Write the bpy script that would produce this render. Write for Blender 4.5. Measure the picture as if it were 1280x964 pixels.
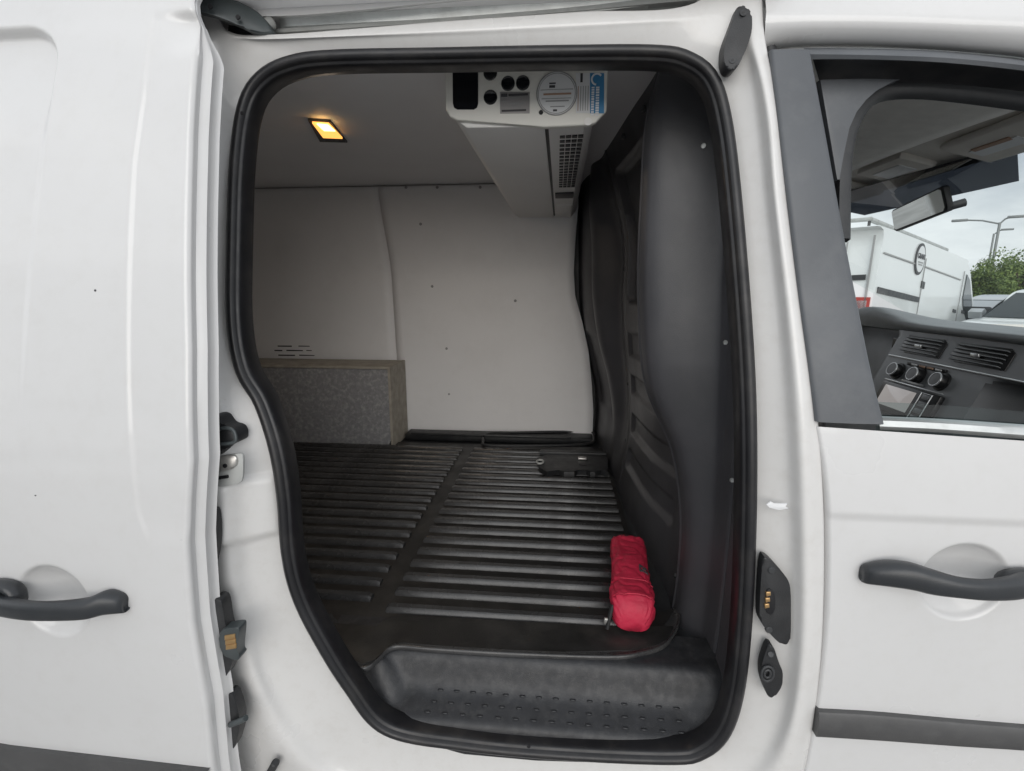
import bpy, bmesh, math, random
import numpy as np
from mathutils import Vector, Matrix, noise

for o in list(bpy.data.objects):
    bpy.data.objects.remove(o)
scene = bpy.context.scene
COL = scene.collection
R = math.radians

# ------------------------------------------------------------------ camera
cam = bpy.data.cameras.new('camera')
cam.sensor_width = 36.0
cam.lens = 36.0 * 620 / 1280
cam.clip_start = 0.02
cam.clip_end = 500
co = bpy.data.objects.new('camera', cam)
COL.objects.link(co)
co.location = (0, 0, 1.24)
co.rotation_euler = (R(90 - 11.1), 0, R(5.5))
scene.camera = co

# ------------------------------------------------------------------ sky, sun, exposure
SUN_EL, SUN_AZ = 14.0, 178.0          # soft sun behind thick cloud, behind the photographer
world = bpy.data.worlds.new('World')
scene.world = world
world.use_nodes = True
wt = world.node_tree
wt.nodes.clear()
def wn(t, **k):
    n = wt.nodes.new(t)
    for a, b in k.items():
        setattr(n, a, b)
    return n
sky = wn('ShaderNodeTexSky', sky_type='NISHITA', sun_disc=False)
sky.sun_elevation = R(SUN_EL)
sky.sun_rotation = R(SUN_AZ)
sky.air_density = 1.0
sky.dust_density = 3.0
tc = wn('ShaderNodeTexCoord')
mp = wn('ShaderNodeMapping')
mp.inputs['Scale'].default_value = (1.0, 1.0, 3.2)
nz = wn('ShaderNodeTexNoise')
nz.inputs['Scale'].default_value = 2.3
nz.inputs['Detail'].default_value = 7
nz.inputs['Roughness'].default_value = .55
cr1 = wn('ShaderNodeValToRGB')
cr1.color_ramp.elements[0].position = .30
cr1.color_ramp.elements[0].color = (8.6, 9.4, 10.6, 1)
cr1.color_ramp.elements[1].position = .66
cr1.color_ramp.elements[1].color = (20.5, 20.8, 21, 1)
mix = wn('ShaderNodeMix', data_type='RGBA')
mix.inputs[0].default_value = .86
bg = wn('ShaderNodeBackground')
bg.inputs['Strength'].default_value = .055
wo = wn('ShaderNodeOutputWorld')
wl = wt.links.new
wl(tc.outputs['Generated'], mp.inputs['Vector'])
wl(mp.outputs[0], nz.inputs['Vector'])
wl(nz.outputs['Fac'], cr1.inputs[0])
wl(sky.outputs[0], mix.inputs[6])
wl(cr1.outputs[0], mix.inputs[7])
wl(mix.outputs[2], bg.inputs['Color'])
wl(bg.outputs[0], wo.inputs['Surface'])

sl = bpy.data.lights.new('sun', 'SUN')
sl.energy = 1.5
sl.angle = R(60)
sl.color = (1.0, .985, .965)
so = bpy.data.objects.new('sun', sl)
COL.objects.link(so)
so.rotation_euler = (R(90 - SUN_EL), 0, R(2))

scene.view_settings.view_transform = 'Standard'
scene.view_settings.look = 'None'
scene.view_settings.gamma = 1
scene.view_settings.exposure = 0.32
scene.view_settings.use_curve_mapping = False
scene.cycles.max_bounces = 10
scene.cycles.diffuse_bounces = 6
scene.cycles.transparent_max_bounces = 16

# ------------------------------------------------------------------ materials
MATS = {}
def mat(name, col, rough=.5, metal=0., coat=0., spec=.5, var=0., vscale=8., bump=0., bscale=200.,
        dirt=None, dscale=5., damt=.5, rvar=0., emit=None, estr=0., trans=0., coatr=.06):
    m = bpy.data.materials.new(name)
    m.use_nodes = True
    nt = m.node_tree
    b = nt.nodes['Principled BSDF']
    L = nt.links.new
    b.inputs['Base Color'].default_value = (*col, 1)
    b.inputs['Roughness'].default_value = rough
    b.inputs['Metallic'].default_value = metal
    b.inputs['Coat Weight'].default_value = coat
    b.inputs['Coat Roughness'].default_value = coatr
    b.inputs['Specular IOR Level'].default_value = spec
    if trans:
        b.inputs['Transmission Weight'].default_value = trans
    if emit:
        b.inputs['Emission Color'].default_value = (*emit, 1)
        b.inputs['Emission Strength'].default_value = estr
    t = nt.nodes.new('ShaderNodeTexCoord')
    src = None
    if var or dirt:
        n = nt.nodes.new('ShaderNodeTexNoise')
        n.inputs['Scale'].default_value = vscale
        n.inputs['Detail'].default_value = 6
        L(t.outputs['Object'], n.inputs['Vector'])
        c = nt.nodes.new('ShaderNodeValToRGB')
        c.color_ramp.elements[0].position = .3
        c.color_ramp.elements[1].position = .7
        c.color_ramp.elements[0].color = (*[x * (1 - var) for x in col], 1)
        c.color_ramp.elements[1].color = (*[min(1, x * (1 + var)) for x in col], 1)
        L(n.outputs['Fac'], c.inputs[0])
        src = c.outputs[0]
        if dirt:
            n2 = nt.nodes.new('ShaderNodeTexNoise')
            n2.inputs['Scale'].default_value = dscale
            n2.inputs['Detail'].default_value = 9
            n2.inputs['Roughness'].default_value = .68
            L(t.outputs['Object'], n2.inputs['Vector'])
            r2 = nt.nodes.new('ShaderNodeMapRange')
            r2.inputs[1].default_value = .48
            r2.inputs[2].default_value = .78
            r2.inputs[4].default_value = damt
            L(n2.outputs['Fac'], r2.inputs[0])
            mx = nt.nodes.new('ShaderNodeMix')
            mx.data_type = 'RGBA'
            L(r2.outputs[0], mx.inputs[0])
            L(src, mx.inputs[6])
            mx.inputs[7].default_value = (*dirt, 1)
            src = mx.outputs[2]
        L(src, b.inputs['Base Color'])
    if rvar:
        n3 = nt.nodes.new('ShaderNodeTexNoise')
        n3.inputs['Scale'].default_value = vscale * 1.7
        n3.inputs['Detail'].default_value = 5
        L(t.outputs['Object'], n3.inputs['Vector'])
        r3 = nt.nodes.new('ShaderNodeMapRange')
        r3.inputs[1].default_value = .3
        r3.inputs[2].default_value = .7
        r3.inputs[3].default_value = max(.02, rough - rvar)
        r3.inputs[4].default_value = min(1, rough + rvar)
        L(n3.outputs['Fac'], r3.inputs[0])
        L(r3.outputs[0], b.inputs['Roughness'])
    if bump:
        n4 = nt.nodes.new('ShaderNodeTexNoise')
        n4.inputs['Scale'].default_value = bscale
        n4.inputs['Detail'].default_value = 3
        L(t.outputs['Object'], n4.inputs['Vector'])
        bp = nt.nodes.new('ShaderNodeBump')
        bp.inputs['Strength'].default_value = bump
        bp.inputs['Distance'].default_value = .002
        L(n4.outputs['Fac'], bp.inputs['Height'])
        L(bp.outputs[0], b.inputs['Normal'])
    MATS[name] = m
    return m

mat('white_paint', (.64, .64, .64), .32, coat=.6, var=.02, vscale=3, dirt=(.50, .48, .45), dscale=38, damt=.14, rvar=.06)
mat('jamb_paint', (.66, .655, .645), .34, coat=.35, var=.02, vscale=4, dirt=(.45, .42, .38), dscale=45, damt=.22, rvar=.08)
mat('seal_rubber', (.014, .014, .016), .42, var=.25, vscale=12, dirt=(.06, .055, .05), dscale=20, damt=.5, rvar=.1, bump=.05, bscale=300)
mat('black_plastic', (.019, .020, .022), .48, var=.25, vscale=20, dirt=(.08, .078, .075), dscale=14, damt=.35, rvar=.08, bump=.25, bscale=700)
mat('step_plastic', (.021, .022, .025), .44, var=.2, vscale=40, dirt=(.075, .075, .075), dscale=60, damt=.5, rvar=.1, bump=.3, bscale=800)
mat('bulkhead_plastic', (.058, .058, .064), .38, var=.15, vscale=6, dirt=(.10, .097, .097), dscale=7, damt=.4, rvar=.06, bump=.2, bscale=900)
mat('trim_grey', (.085, .092, .102), .42, var=.12, vscale=7, dirt=(.16, .165, .17), dscale=9, damt=.5, rvar=.1, bump=.12, bscale=800)
mat('handle_black', (.028, .031, .035), .36, var=.15, vscale=9, dirt=(.06, .06, .06), dscale=40, damt=.3, rvar=.06, bump=.1, bscale=600)
mat('rub_grey', (.068, .068, .069), .45, var=.12, vscale=7, dirt=(.12, .12, .12), dscale=30, damt=.4, rvar=.08, bump=.12, bscale=800)
mat('trim_dark', (.035, .037, .04), .5, var=.2, vscale=9, dirt=(.1, .1, .1), dscale=12, damt=.35, rvar=.08, bump=.2, bscale=600)
mat('mat_rubber', (.014, .0135, .013), .5, var=.35, vscale=9, dirt=(.075, .07, .062), dscale=7, damt=.55, rvar=.12, bump=.25, bscale=350)
mat('mat_rib', (.04, .04, .041), .26, var=.3, vscale=12, dirt=(.09, .088, .085), dscale=14, damt=.5, rvar=.1, bump=.15, bscale=350)  # paler than the sheet: dusty wear plus the rib tops' sky sheen in the colour
mat('lining_white', (.83, .83, .835), .5, var=.02, vscale=3, dirt=(.62, .61, .60), dscale=5, damt=.25)
mat('ceiling_lining', (.84, .84, .85), .55, var=.03, vscale=4)
mat('arch_carpet', (.26, .26, .268), .9, var=.12, vscale=90, dirt=(.7, .69, .66), dscale=55, damt=.5, bump=.6, bscale=260)
mat('arch_trim', (.36, .33, .28), .7, var=.2, vscale=30, dirt=(.42, .38, .3), dscale=20, damt=.4)
mat('unit_plastic', (.82, .81, .79), .45, var=.015, vscale=6)
mat('unit_face', (.76, .75, .70), .42, var=.02, vscale=10)
mat('dark_hole', (.008, .008, .010), .5)
mat('display_dark', (.006, .007, .010), .12)
mat('sticker_grey', (.36, .35, .35), .35, metal=.4)
mat('sticker_white', (.74, .75, .76), .4)
mat('sticker_blue', (.06, .25, .48), .4)
mat('print_dark', (.06, .06, .065), .6)
mat('print_grey', (.33, .33, .33), .6)
mat('print_rust', (.42, .27, .19), .6)
mat('print_white', (.8, .82, .84), .5)
mat('aluminium', (.62, .64, .63), .38, metal=.75, var=.12, vscale=18, dirt=(.22, .22, .2), dscale=12, damt=.5)
mat('steel', (.55, .54, .52), .35, metal=.8, var=.15, vscale=25)
mat('brass', (.65, .42, .2), .35, metal=.9)
mat('rail_grey', (.42, .43, .42), .5, var=.15, vscale=12, dirt=(.12, .12, .11), dscale=15, damt=.5)
mat('arm_grey', (.055, .065, .068), .38, var=.2, vscale=22)
mat('red_fabric', (.50, .018, .055), .62, var=.12, vscale=30, bump=1.0, bscale=75)
mat('black_webbing', (.012, .012, .013), .7)
mat('headliner', (.82, .80, .76), .9, var=.05, vscale=30, bump=.3, bscale=500)
mat('visor', (.74, .71, .66), .8, var=.04, vscale=20)
mat('dash_top', (.17, .18, .185), .48, var=.1, vscale=12, bump=.3, bscale=500)
mat('dash_grey', (.18, .187, .195), .42, var=.08, vscale=15, bump=.15, bscale=500)
mat('dash_black', (.012, .012, .013), .3)
mat('silver_trim', (.55, .56, .57), .3, metal=.7)
mat('screen', (.02, .02, .022), .08, emit=(.85, .8, .78), estr=.25)
mat('mirror_glass', (.82, .86, .84), .03, metal=1.)
mat('van_white', (.78, .80, .80), .3, coat=.6, var=.015, vscale=1.5)
mat('car_silver', (.42, .44, .46), .3, metal=.35, coat=.7)
mat('car_glass', (.02, .028, .03), .06)
mat('tyre', (.012, .012, .012), .8)
mat('tail_red', (.35, .04, .03), .2)
mat('lamp_grey', (.25, .26, .26), .5, metal=.4)
mat('bark', (.07, .05, .035), .9, var=.3, vscale=6)
mat('asphalt', (.29, .287, .28), .85, var=.25, vscale=3, dirt=(.36, .35, .34), dscale=.6, damt=.5, bump=.6, bscale=90)
mat('lamp_lens', (.9, .6, .3), .3, emit=(1.0, .42, .08), estr=1.3)
mat('lamp_lens_hot', (1, .8, .5), .3, emit=(1.0, .72, .30), estr=3.)

def leaf_mat():
    m = bpy.data.materials.new('foliage')
    m.use_nodes = True
    nt = m.node_tree
    b = nt.nodes['Principled BSDF']
    g = nt.nodes.new('ShaderNodeNewGeometry')
    c = nt.nodes.new('ShaderNodeValToRGB')
    c.color_ramp.elements[0].color = (.06, .11, .025, 1)
    c.color_ramp.elements[1].color = (.19, .25, .06, 1)
    nt.links.new(g.outputs['Random Per Island'], c.inputs[0])
    nt.links.new(c.outputs[0], b.inputs['Base Color'])
    b.inputs['Roughness'].default_value = .6
    MATS['foliage'] = m
leaf_mat()

def glass_mat(name, tint, refl=1.0):
    m = bpy.data.materials.new(name)
    m.use_nodes = True
    nt = m.node_tree
    nt.nodes.clear()
    o = nt.nodes.new('ShaderNodeOutputMaterial')
    tr = nt.nodes.new('ShaderNodeBsdfTransparent')
    tr.inputs[0].default_value = (*tint, 1)
    gl = nt.nodes.new('ShaderNodeBsdfGlossy')
    gl.inputs['Roughness'].default_value = .02
    fr = nt.nodes.new('ShaderNodeLayerWeight')
    fr.inputs['Blend'].default_value = .5
    mx = nt.nodes.new('ShaderNodeMixShader')
    ml = nt.nodes.new('ShaderNodeMapRange')
    ml.inputs[1].default_value = .35
    ml.inputs[3].default_value = .05 * refl
    ml.inputs[4].default_value = .5 * refl
    nt.links.new(fr.outputs['Facing'], ml.inputs[0])
    nt.links.new(ml.outputs[0], mx.inputs[0])
    nt.links.new(tr.outputs[0], mx.inputs[1])
    nt.links.new(gl.outputs[0], mx.inputs[2])
    nt.links.new(mx.outputs[0], o.inputs[0])
    MATS[name] = m
glass_mat('windscreen_glass', (.90, .95, .94), .7)
glass_mat('tint_glass', (.17, .18, .20), .6)
glass_mat('door_glass', (.62, .72, .72), 1.0)

# ------------------------------------------------------------------ mesh helpers
def tagobj(o, label=None, cat=None, group=None, kind=None):
    if label: o['label'] = label
    if cat: o['category'] = cat
    if group: o['group'] = group
    if kind: o['kind'] = kind
    return o

def setparent(o, parent):
    if parent is not None:
        o.parent = parent
        if parent.type == 'EMPTY':
            o.matrix_parent_inverse = Matrix.LocRotScale(parent.location, parent.rotation_euler, parent.scale).inverted()

def empty(name, loc, **k):
    o = bpy.data.objects.new(name, None)
    COL.objects.link(o)
    o.location = loc
    o.empty_display_size = .1
    return tagobj(o, **k)

def mesh(name, V, F, m, parent=None, ang=40, **k):
    me = bpy.data.meshes.new(name)
    me.from_pydata([tuple(map(float, v)) for v in V], [], F)
    me.validate()
    bm = bmesh.new()
    bm.from_mesh(me)
    bmesh.ops.recalc_face_normals(bm, faces=bm.faces)
    bm.to_mesh(me)
    bm.free()
    return link(name, me, m, parent, ang, **k)

def link(name, me, m, parent=None, ang=40, **k):
    for p in me.polygons:
        p.use_smooth = True
    if ang < 180:
        me.set_sharp_from_angle(angle=R(ang))
    if not me.materials:
        me.materials.append(MATS[m])
    o = bpy.data.objects.new(name, me)
    COL.objects.link(o)
    setparent(o, parent)
    return tagobj(o, **k)

def gridfaces(nr, nc, cr=False, cc=False):
    F = []
    for i in range(nr if cr else nr - 1):
        for j in range(nc if cc else nc - 1):
            a, b = i, (i + 1) % nr
            c, d = j, (j + 1) % nc
            F.append((a * nc + c, a * nc + d, b * nc + d, b * nc + c))
    return F

def spline(P, n, closed=False):
    """smooth curve through P, resampled to n points evenly by length"""
    P = np.array(P, float)
    m = len(P)
    out = []
    segs = m if closed else m - 1
    for i in range(segs):
        p1, p2 = P[i], P[(i + 1) % m]
        p0 = P[(i - 1) % m] if (closed or i > 0) else 2 * p1 - p2
        p3 = P[(i + 2) % m] if (closed or i + 2 < m) else 2 * p2 - p1
        for t in np.linspace(0, 1, 24, endpoint=False):
            out.append(.5 * (2 * p1 + (p2 - p0) * t + (2 * p0 - 5 * p1 + 4 * p2 - p3) * t * t + (3 * p1 - p0 - 3 * p2 + p3) * t ** 3))
    if not closed:
        out.append(P[-1])
    out = np.array(out)
    Q = np.vstack([out, out[:1]]) if closed else out
    d = np.r_[0, np.cumsum(np.linalg.norm(np.diff(Q, axis=0), axis=1))]
    s = np.linspace(0, d[-1], n + 1)[:-1] if closed else np.linspace(0, d[-1], n)
    return np.stack([np.interp(s, d, Q[:, k]) for k in range(P.shape[1])], 1)

def spline_u(P, per, closed=True):
    """smooth curve, 'per' samples for each control span (keeps rings in step)"""
    P = np.array(P, float)
    m = len(P)
    out = []
    for i in range(m if closed else m - 1):
        p1, p2 = P[i], P[(i + 1) % m]
        p0 = P[(i - 1) % m] if (closed or i > 0) else 2 * p1 - p2
        p3 = P[(i + 2) % m] if (closed or i + 2 < m) else 2 * p2 - p1
        for t in np.linspace(0, 1, per, endpoint=False):
            out.append(.5 * (2 * p1 + (p2 - p0) * t + (2 * p0 - 5 * p1 + 4 * p2 - p3) * t * t + (3 * p1 - p0 - 3 * p2 + p3) * t ** 3))
    if not closed:
        out.append(P[-1])
    return np.array(out)

def loft(name, rings, m, parent=None, closed=True, capped=False, ang=40, **k):
    rings = [np.array(r) for r in rings]
    n = len(rings[0])
    V = np.vstack(rings)
    F = gridfaces(len(rings), n, False, closed)
    if capped:
        F.append(tuple(range(n)))
        F.append(tuple(range((len(rings) - 1) * n, len(rings) * n)))
    return mesh(name, V, F, m, parent, ang, **k)

def sweep(name, path, prof, m, parent=None, closed=False, up=(0, -1, 0), capped=True, ang=40, **k):
    """sweep a closed profile [(a,b)] along path; a = sideways in plane, b = towards up"""
    P = np.array(path, float)
    n = len(P)
    up = np.array(up, float)
    rings = []
    for i in range(n):
        t = (P[(i + 1) % n] - P[i - 1]) if closed else (P[min(i + 1, n - 1)] - P[max(i - 1, 0)])
        t /= np.linalg.norm(t) + 1e-9
        s = np.cross(t, up)
        s /= np.linalg.norm(s) + 1e-9
        u = np.cross(s, t)
        rings.append([P[i] + s * a + u * b for a, b in prof])
    V = np.array(rings).reshape(-1, 3)
    F = gridfaces(n, len(prof), closed, True)
    if capped and not closed:
        q = len(prof)
        F.append(tuple(range(q)))
        F.append(tuple(range((n - 1) * q, n * q)))
    return mesh(name, V, F, m, parent, ang, **k)

def circ(r, n=10, ry=None, ox=0, oy=0):
    ry = r if ry is None else ry
    return [(ox + r * math.cos(2 * math.pi * i / n), oy + ry * math.sin(2 * math.pi * i / n)) for i in range(n)]

def tube(name, path, r, m, parent=None, n=10, **k):
    return sweep(name, path, circ(r, n), m, parent, up=(.13, -.9, .41), **k)

def bmfin(name, bm, m, parent, ang, **k):
    bmesh.ops.recalc_face_normals(bm, faces=bm.faces)
    me = bpy.data.meshes.new(name)
    bm.to_mesh(me)
    bm.free()
    return link(name, me, m, parent, ang, **k)

def box(name, c, s, m, parent=None, bev=.002, rot=None, seg=2, ang=40, **k):
    bm = bmesh.new()
    bmesh.ops.create_cube(bm, size=1)
    for v in bm.verts:
        v.co = Vector((v.co.x * s[0], v.co.y * s[1], v.co.z * s[2]))
    if bev:
        bmesh.ops.bevel(bm, geom=list(bm.edges), offset=min(bev, min(s) * .45), segments=seg, affect='EDGES', profile=.5)
    M = Matrix.Translation(c)
    if rot:
        from mathutils import Euler
        M = M @ Euler(rot).to_matrix().to_4x4()
    bm.transform(M)
    return bmfin(name, bm, m, parent, ang, **k)

def rounded(pts, it=2):
    P = [Vector(p) for p in pts]
    for _ in range(it):
        P = [q for i in range(len(P)) for q in (P[i] * .8 + P[(i + 1) % len(P)] * .2, P[i] * .2 + P[(i + 1) % len(P)] * .8)]
    return [tuple(p) for p in P]

def prism(name, pts, d, m, parent=None, bev=.0015, seg=2, ang=40, **k):
    """polygon pts (3-D) extruded by vector d, front edge bevelled"""
    bm = bmesh.new()
    a = [bm.verts.new(p) for p in pts]
    d = Vector(d)
    b = [bm.verts.new(Vector(p) + d) for p in pts]
    f = bm.faces.new(a)
    bm.faces.new(list(reversed(b)))
    n = len(a)
    for i in range(n):
        bm.faces.new((a[i], b[i], b[(i + 1) % n], a[(i + 1) % n]))
    if bev:
        bmesh.ops.bevel(bm, geom=list(f.edges), offset=bev, segments=seg, affect='EDGES', profile=.5)
    return bmfin(name, bm, m, parent, ang, **k)

def cyl(name, p0, p1, r0, m, parent=None, r1=None, n=20, bev=0, **k):
    p0, p1 = Vector(p0), Vector(p1)
    r1 = r0 if r1 is None else r1
    ax = p1 - p0
    q = ax.to_track_quat('Z', 'Y').to_matrix()
    L = ax.length
    prof = [(0, 0), (r0, 0), (r1, L), (0, L)]
    if bev:
        prof = [(0, 0), (r0 - bev, 0), (r0, bev), (r1, L - bev), (r1 - bev, L), (0, L)]
    return lathe(name, prof, m, parent, p0, q, n, **k)

def lathe(name, prof, m, parent=None, loc=(0, 0, 0), q=None, n=24, **k):
    V, F = [], []
    q = q or Matrix.Identity(3)
    for r, h in prof:
        for i in range(n):
            a = 2 * math.pi * i / n
            V.append(tuple(Vector(loc) + q @ Vector((max(r, 1e-5) * math.cos(a), max(r, 1e-5) * math.sin(a), h))))
    F = gridfaces(len(prof), n, False, True)
    return mesh(name, V, F, m, parent, **k)

def disc(name, c, nrm, r, m, parent=None, n=28, th=.0008, ry=None, **k):
    """thin flat disc facing nrm"""
    nrm = Vector(nrm).normalized()
    q = nrm.to_track_quat('Z', 'Y').to_matrix()
    pts = [Vector(c) + q @ Vector((r * math.cos(2 * math.pi * i / n), (ry or r) * math.sin(2 * math.pi * i / n), 0)) for i in range(n)]
    return prism(name, pts, -nrm * th, m, parent, bev=0, **k)

def text(name, s, loc, rotm, size, m, parent=None):
    cu = bpy.data.curves.new(name, 'FONT')
    cu.body = s
    cu.size = size
    cu.align_x = 'CENTER'
    cu.align_y = 'CENTER'
    cu.extrude = .002
    t = bpy.data.objects.new(name, cu)
    COL.objects.link(t)
    bpy.context.view_layer.update()
    me = bpy.data.meshes.new_from_object(t.evaluated_get(bpy.context.evaluated_depsgraph_get()))
    bpy.data.objects.remove(t)
    me.materials.clear()
    me.transform(Matrix.Translation(loc) @ rotm.to_4x4())
    return link(name, me, m, parent)

def copyobj(o, parent, delta):
    c = o.copy()
    COL.objects.link(c)
    c.parent = parent
    c.matrix_parent_inverse = o.matrix_parent_inverse.copy()
    c.location = Vector(o.location) + Vector(delta)
    return c

def sst(a, b, x):
    t = np.clip((x - a) / (b - a), 0, 1)
    return t * t * (3 - 2 * t)

def herm(xs, ys, x):
    xs, ys = np.array(xs, float), np.array(ys, float)
    m = np.gradient(ys, xs)
    x = np.clip(x, xs[0], xs[-1])
    i = np.clip(np.searchsorted(xs, x) - 1, 0, len(xs) - 2)
    h = xs[i + 1] - xs[i]
    t = (x - xs[i]) / h
    return (2 * t ** 3 - 3 * t ** 2 + 1) * ys[i] + (t ** 3 - 2 * t ** 2 + t) * h * m[i] + (-2 * t ** 3 + 3 * t ** 2) * ys[i + 1] + (t ** 3 - t ** 2) * h * m[i + 1]

# side of the van: how far the outer skin lies from the camera's plane at each height (it leans in above the belt line)
SKIN_Z = [.0, .3, .45, .6, .8, 1.0, 1.1, 1.2, 1.4, 1.6, 1.75, 1.83, 1.87, 1.9]
SKIN_Y = [.74, .70, .672, .662, .655, .66, .672, .69, .735, .79, .855, .94, 1.05, 1.3]
def YS(z):
    return herm(SKIN_Z, SKIN_Y, z)

# ------------------------------------------------------------------ ground
gx = np.r_[np.linspace(-60, -2, 12), np.linspace(0, 14, 15), np.linspace(20, 120, 10)]
gy = np.linspace(-60, 120, 25)
def gz(x):
    return -0.045 * np.clip(x - 2, 0, 14)
V = [(x, y, float(gz(x))) for x in gx for y in gy]
mesh('ground', V, gridfaces(len(gx), len(gy)), 'asphalt', kind='structure')

# ================================================================== THE VAN
van = empty('panel_van', (0, 1.6, 0), label='white panel van seen close up with its side sliding door open', cat='van')

# ---- body frame round the door opening: four rings lofted from the seal out to the skin
A = [(-0.295,0.714,0.475), (-0.357,0.709,0.559), (-0.405,0.704,0.669), (-0.429,0.701,0.749), (-0.439,0.700,0.821), (-0.438,0.701,0.916), (-0.446,0.705,0.994), (-0.468,0.712,1.063), (-0.497,0.719,1.113), (-0.512,0.733,1.192), (-0.516,0.759,1.314), (-0.515,0.789,1.438), (-0.507,0.811,1.525), (-0.475,0.815,1.567), (-0.423,0.811,1.586), (-0.348,0.810,1.589), (-0.186,0.809,1.585), (-0.007,0.807,1.579), (0.130,0.805,1.573), (0.179,0.803,1.563), (0.212,0.805,1.536), (0.234,0.799,1.476), (0.248,0.771,1.363), (0.263,0.734,1.196), (0.274,0.712,1.062), (0.283,0.700,0.909), (0.293,0.701,0.740), (0.296,0.707,0.609), (0.283,0.711,0.524), (0.250,0.714,0.478), (0.199,0.716,0.459), (0.014,0.717,0.448), (-0.153,0.717,0.448)]
B = [(-0.352,0.701,0.406), (-0.420,0.690,0.495), (-0.470,0.683,0.615), (-0.478,0.679,0.716), (-0.485,0.677,0.809), (-0.474,0.678,0.918), (-0.477,0.681,0.988), (-0.500,0.687,1.049), (-0.521,0.695,1.103), (-0.530,0.711,1.193), (-0.533,0.736,1.312), (-0.537,0.767,1.439), (-0.538,0.792,1.538), (-0.521,0.802,1.589), (-0.476,0.801,1.607), (-0.379,0.799,1.606), (-0.183,0.798,1.601), (0.004,0.797,1.599), (0.154,0.796,1.599), (0.203,0.795,1.588), (0.245,0.790,1.551), (0.263,0.776,1.480), (0.276,0.747,1.359), (0.293,0.712,1.198), (0.305,0.690,1.069), (0.320,0.678,0.922), (0.338,0.678,0.747), (0.343,0.684,0.605), (0.321,0.689,0.509), (0.279,0.695,0.443), (0.214,0.702,0.404), (0.015,0.705,0.384), (-0.181,0.707,0.376)]
B2 = [(-0.375,0.683,0.383), (-0.447,0.668,0.474), (-0.486,0.661,0.598), (-0.501,0.656,0.709), (-0.506,0.654,0.812), (-0.496,0.655,0.923), (-0.500,0.658,0.993), (-0.513,0.664,1.051), (-0.525,0.672,1.105), (-0.531,0.688,1.194), (-0.535,0.712,1.310), (-0.539,0.743,1.436), (-0.542,0.769,1.537), (-0.534,0.796,1.623), (-0.496,0.795,1.613), (-0.426,0.794,1.608), (-0.182,0.794,1.608), (0.007,0.794,1.609), (0.164,0.795,1.611), (0.236,0.801,1.631), (0.254,0.777,1.565), (0.272,0.751,1.472), (0.282,0.723,1.355), (0.302,0.689,1.199), (0.317,0.667,1.075), (0.333,0.655,0.934), (0.351,0.654,0.766), (0.356,0.659,0.630), (0.346,0.665,0.524), (0.320,0.671,0.449), (0.242,0.683,0.382), (0.016,0.690,0.348), (-0.194,0.693,0.332)]
C = [(-0.419,0.702,0.310), (-0.497,0.682,0.412), (-0.524,0.668,0.554), (-0.547,0.662,0.679), (-0.551,0.659,0.795), (-0.542,0.659,0.917), (-0.542,0.663,0.986), (-0.545,0.669,1.047), (-0.550,0.676,1.102), (-0.554,0.693,1.194), (-0.558,0.718,1.311), (-0.561,0.749,1.441), (-0.565,0.778,1.550), (-0.548,0.817,1.675), (-0.515,0.803,1.627), (-0.435,0.799,1.616), (-0.183,0.802,1.623), (0.015,0.803,1.627), (0.179,0.804,1.631), (0.260,0.836,1.717), (0.271,0.784,1.572), (0.289,0.757,1.473), (0.299,0.728,1.355), (0.324,0.694,1.199), (0.341,0.672,1.074), (0.359,0.660,0.933), (0.376,0.659,0.764), (0.384,0.665,0.627), (0.383,0.671,0.506), (0.375,0.681,0.417), (0.285,0.702,0.313), (0.017,0.709,0.267), (-0.216,0.713,0.240)]
D = [(-0.504,0.790,0.003), (-0.655,0.738,0.099), (-0.741,0.707,0.284), (-0.737,0.667,0.584), (-0.744,0.660,0.755), (-0.746,0.659,0.895), (-0.735,0.662,0.973), (-0.729,0.668,1.036), (-0.726,0.675,1.097), (-0.726,0.693,1.193), (-0.731,0.718,1.312), (-0.740,0.750,1.446), (-0.752,0.784,1.571), (-0.655,0.922,1.808), (-0.549,0.856,1.653), (-0.464,0.853,1.641), (-0.195,0.855,1.649), (0.015,0.857,1.653), (0.191,0.858,1.657), (0.417,1.310,2.063), (0.292,0.838,1.595), (0.310,0.806,1.488), (0.322,0.776,1.363), (0.348,0.739,1.196), (0.366,0.717,1.063), (0.387,0.705,0.912), (0.406,0.706,0.730), (0.415,0.713,0.583), (0.416,0.722,0.451), (0.412,0.742,0.344), (0.319,0.772,0.146), (0.020,0.778,0.094), (-0.240,0.784,0.049)]
rings = [spline_u(r, 14) for r in (A, B, B2, C, D)]
rr = []
for k in range(4):
    for t in np.linspace(0, 1, 9, endpoint=False):
        P = [np.array(x, float) for x in rings]
        p1, p2 = P[k], P[k + 1]
        p0 = P[k - 1] if k > 0 else 2 * p1 - p2
        p3 = P[k + 2] if k + 2 < 5 else 2 * p2 - p1
        if k == 3:
            rr.append(p1 + (p2 - p1) * t)
        else:
            p3 = p3 if k < 2 else 2 * p2 - p1
            rr.append(.5 * (2 * p1 + (p2 - p0) * t + (2 * p0 - 5 * p1 + 4 * p2 - p3) * t * t + (3 * p1 - p0 - 3 * p2 + p3) * t ** 3))
rr.append(rings[4])
# the flange goes on inwards behind the rubber seal
inner = rings[0].copy()
inner[:, 1] += .02
cen = rings[0].mean(0)
inner[:, 0] = cen[0] + (inner[:, 0] - cen[0]) * .986
inner[:, 2] = cen[2] + (inner[:, 2] - cen[2]) * .985
rr.insert(0, inner)
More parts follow.
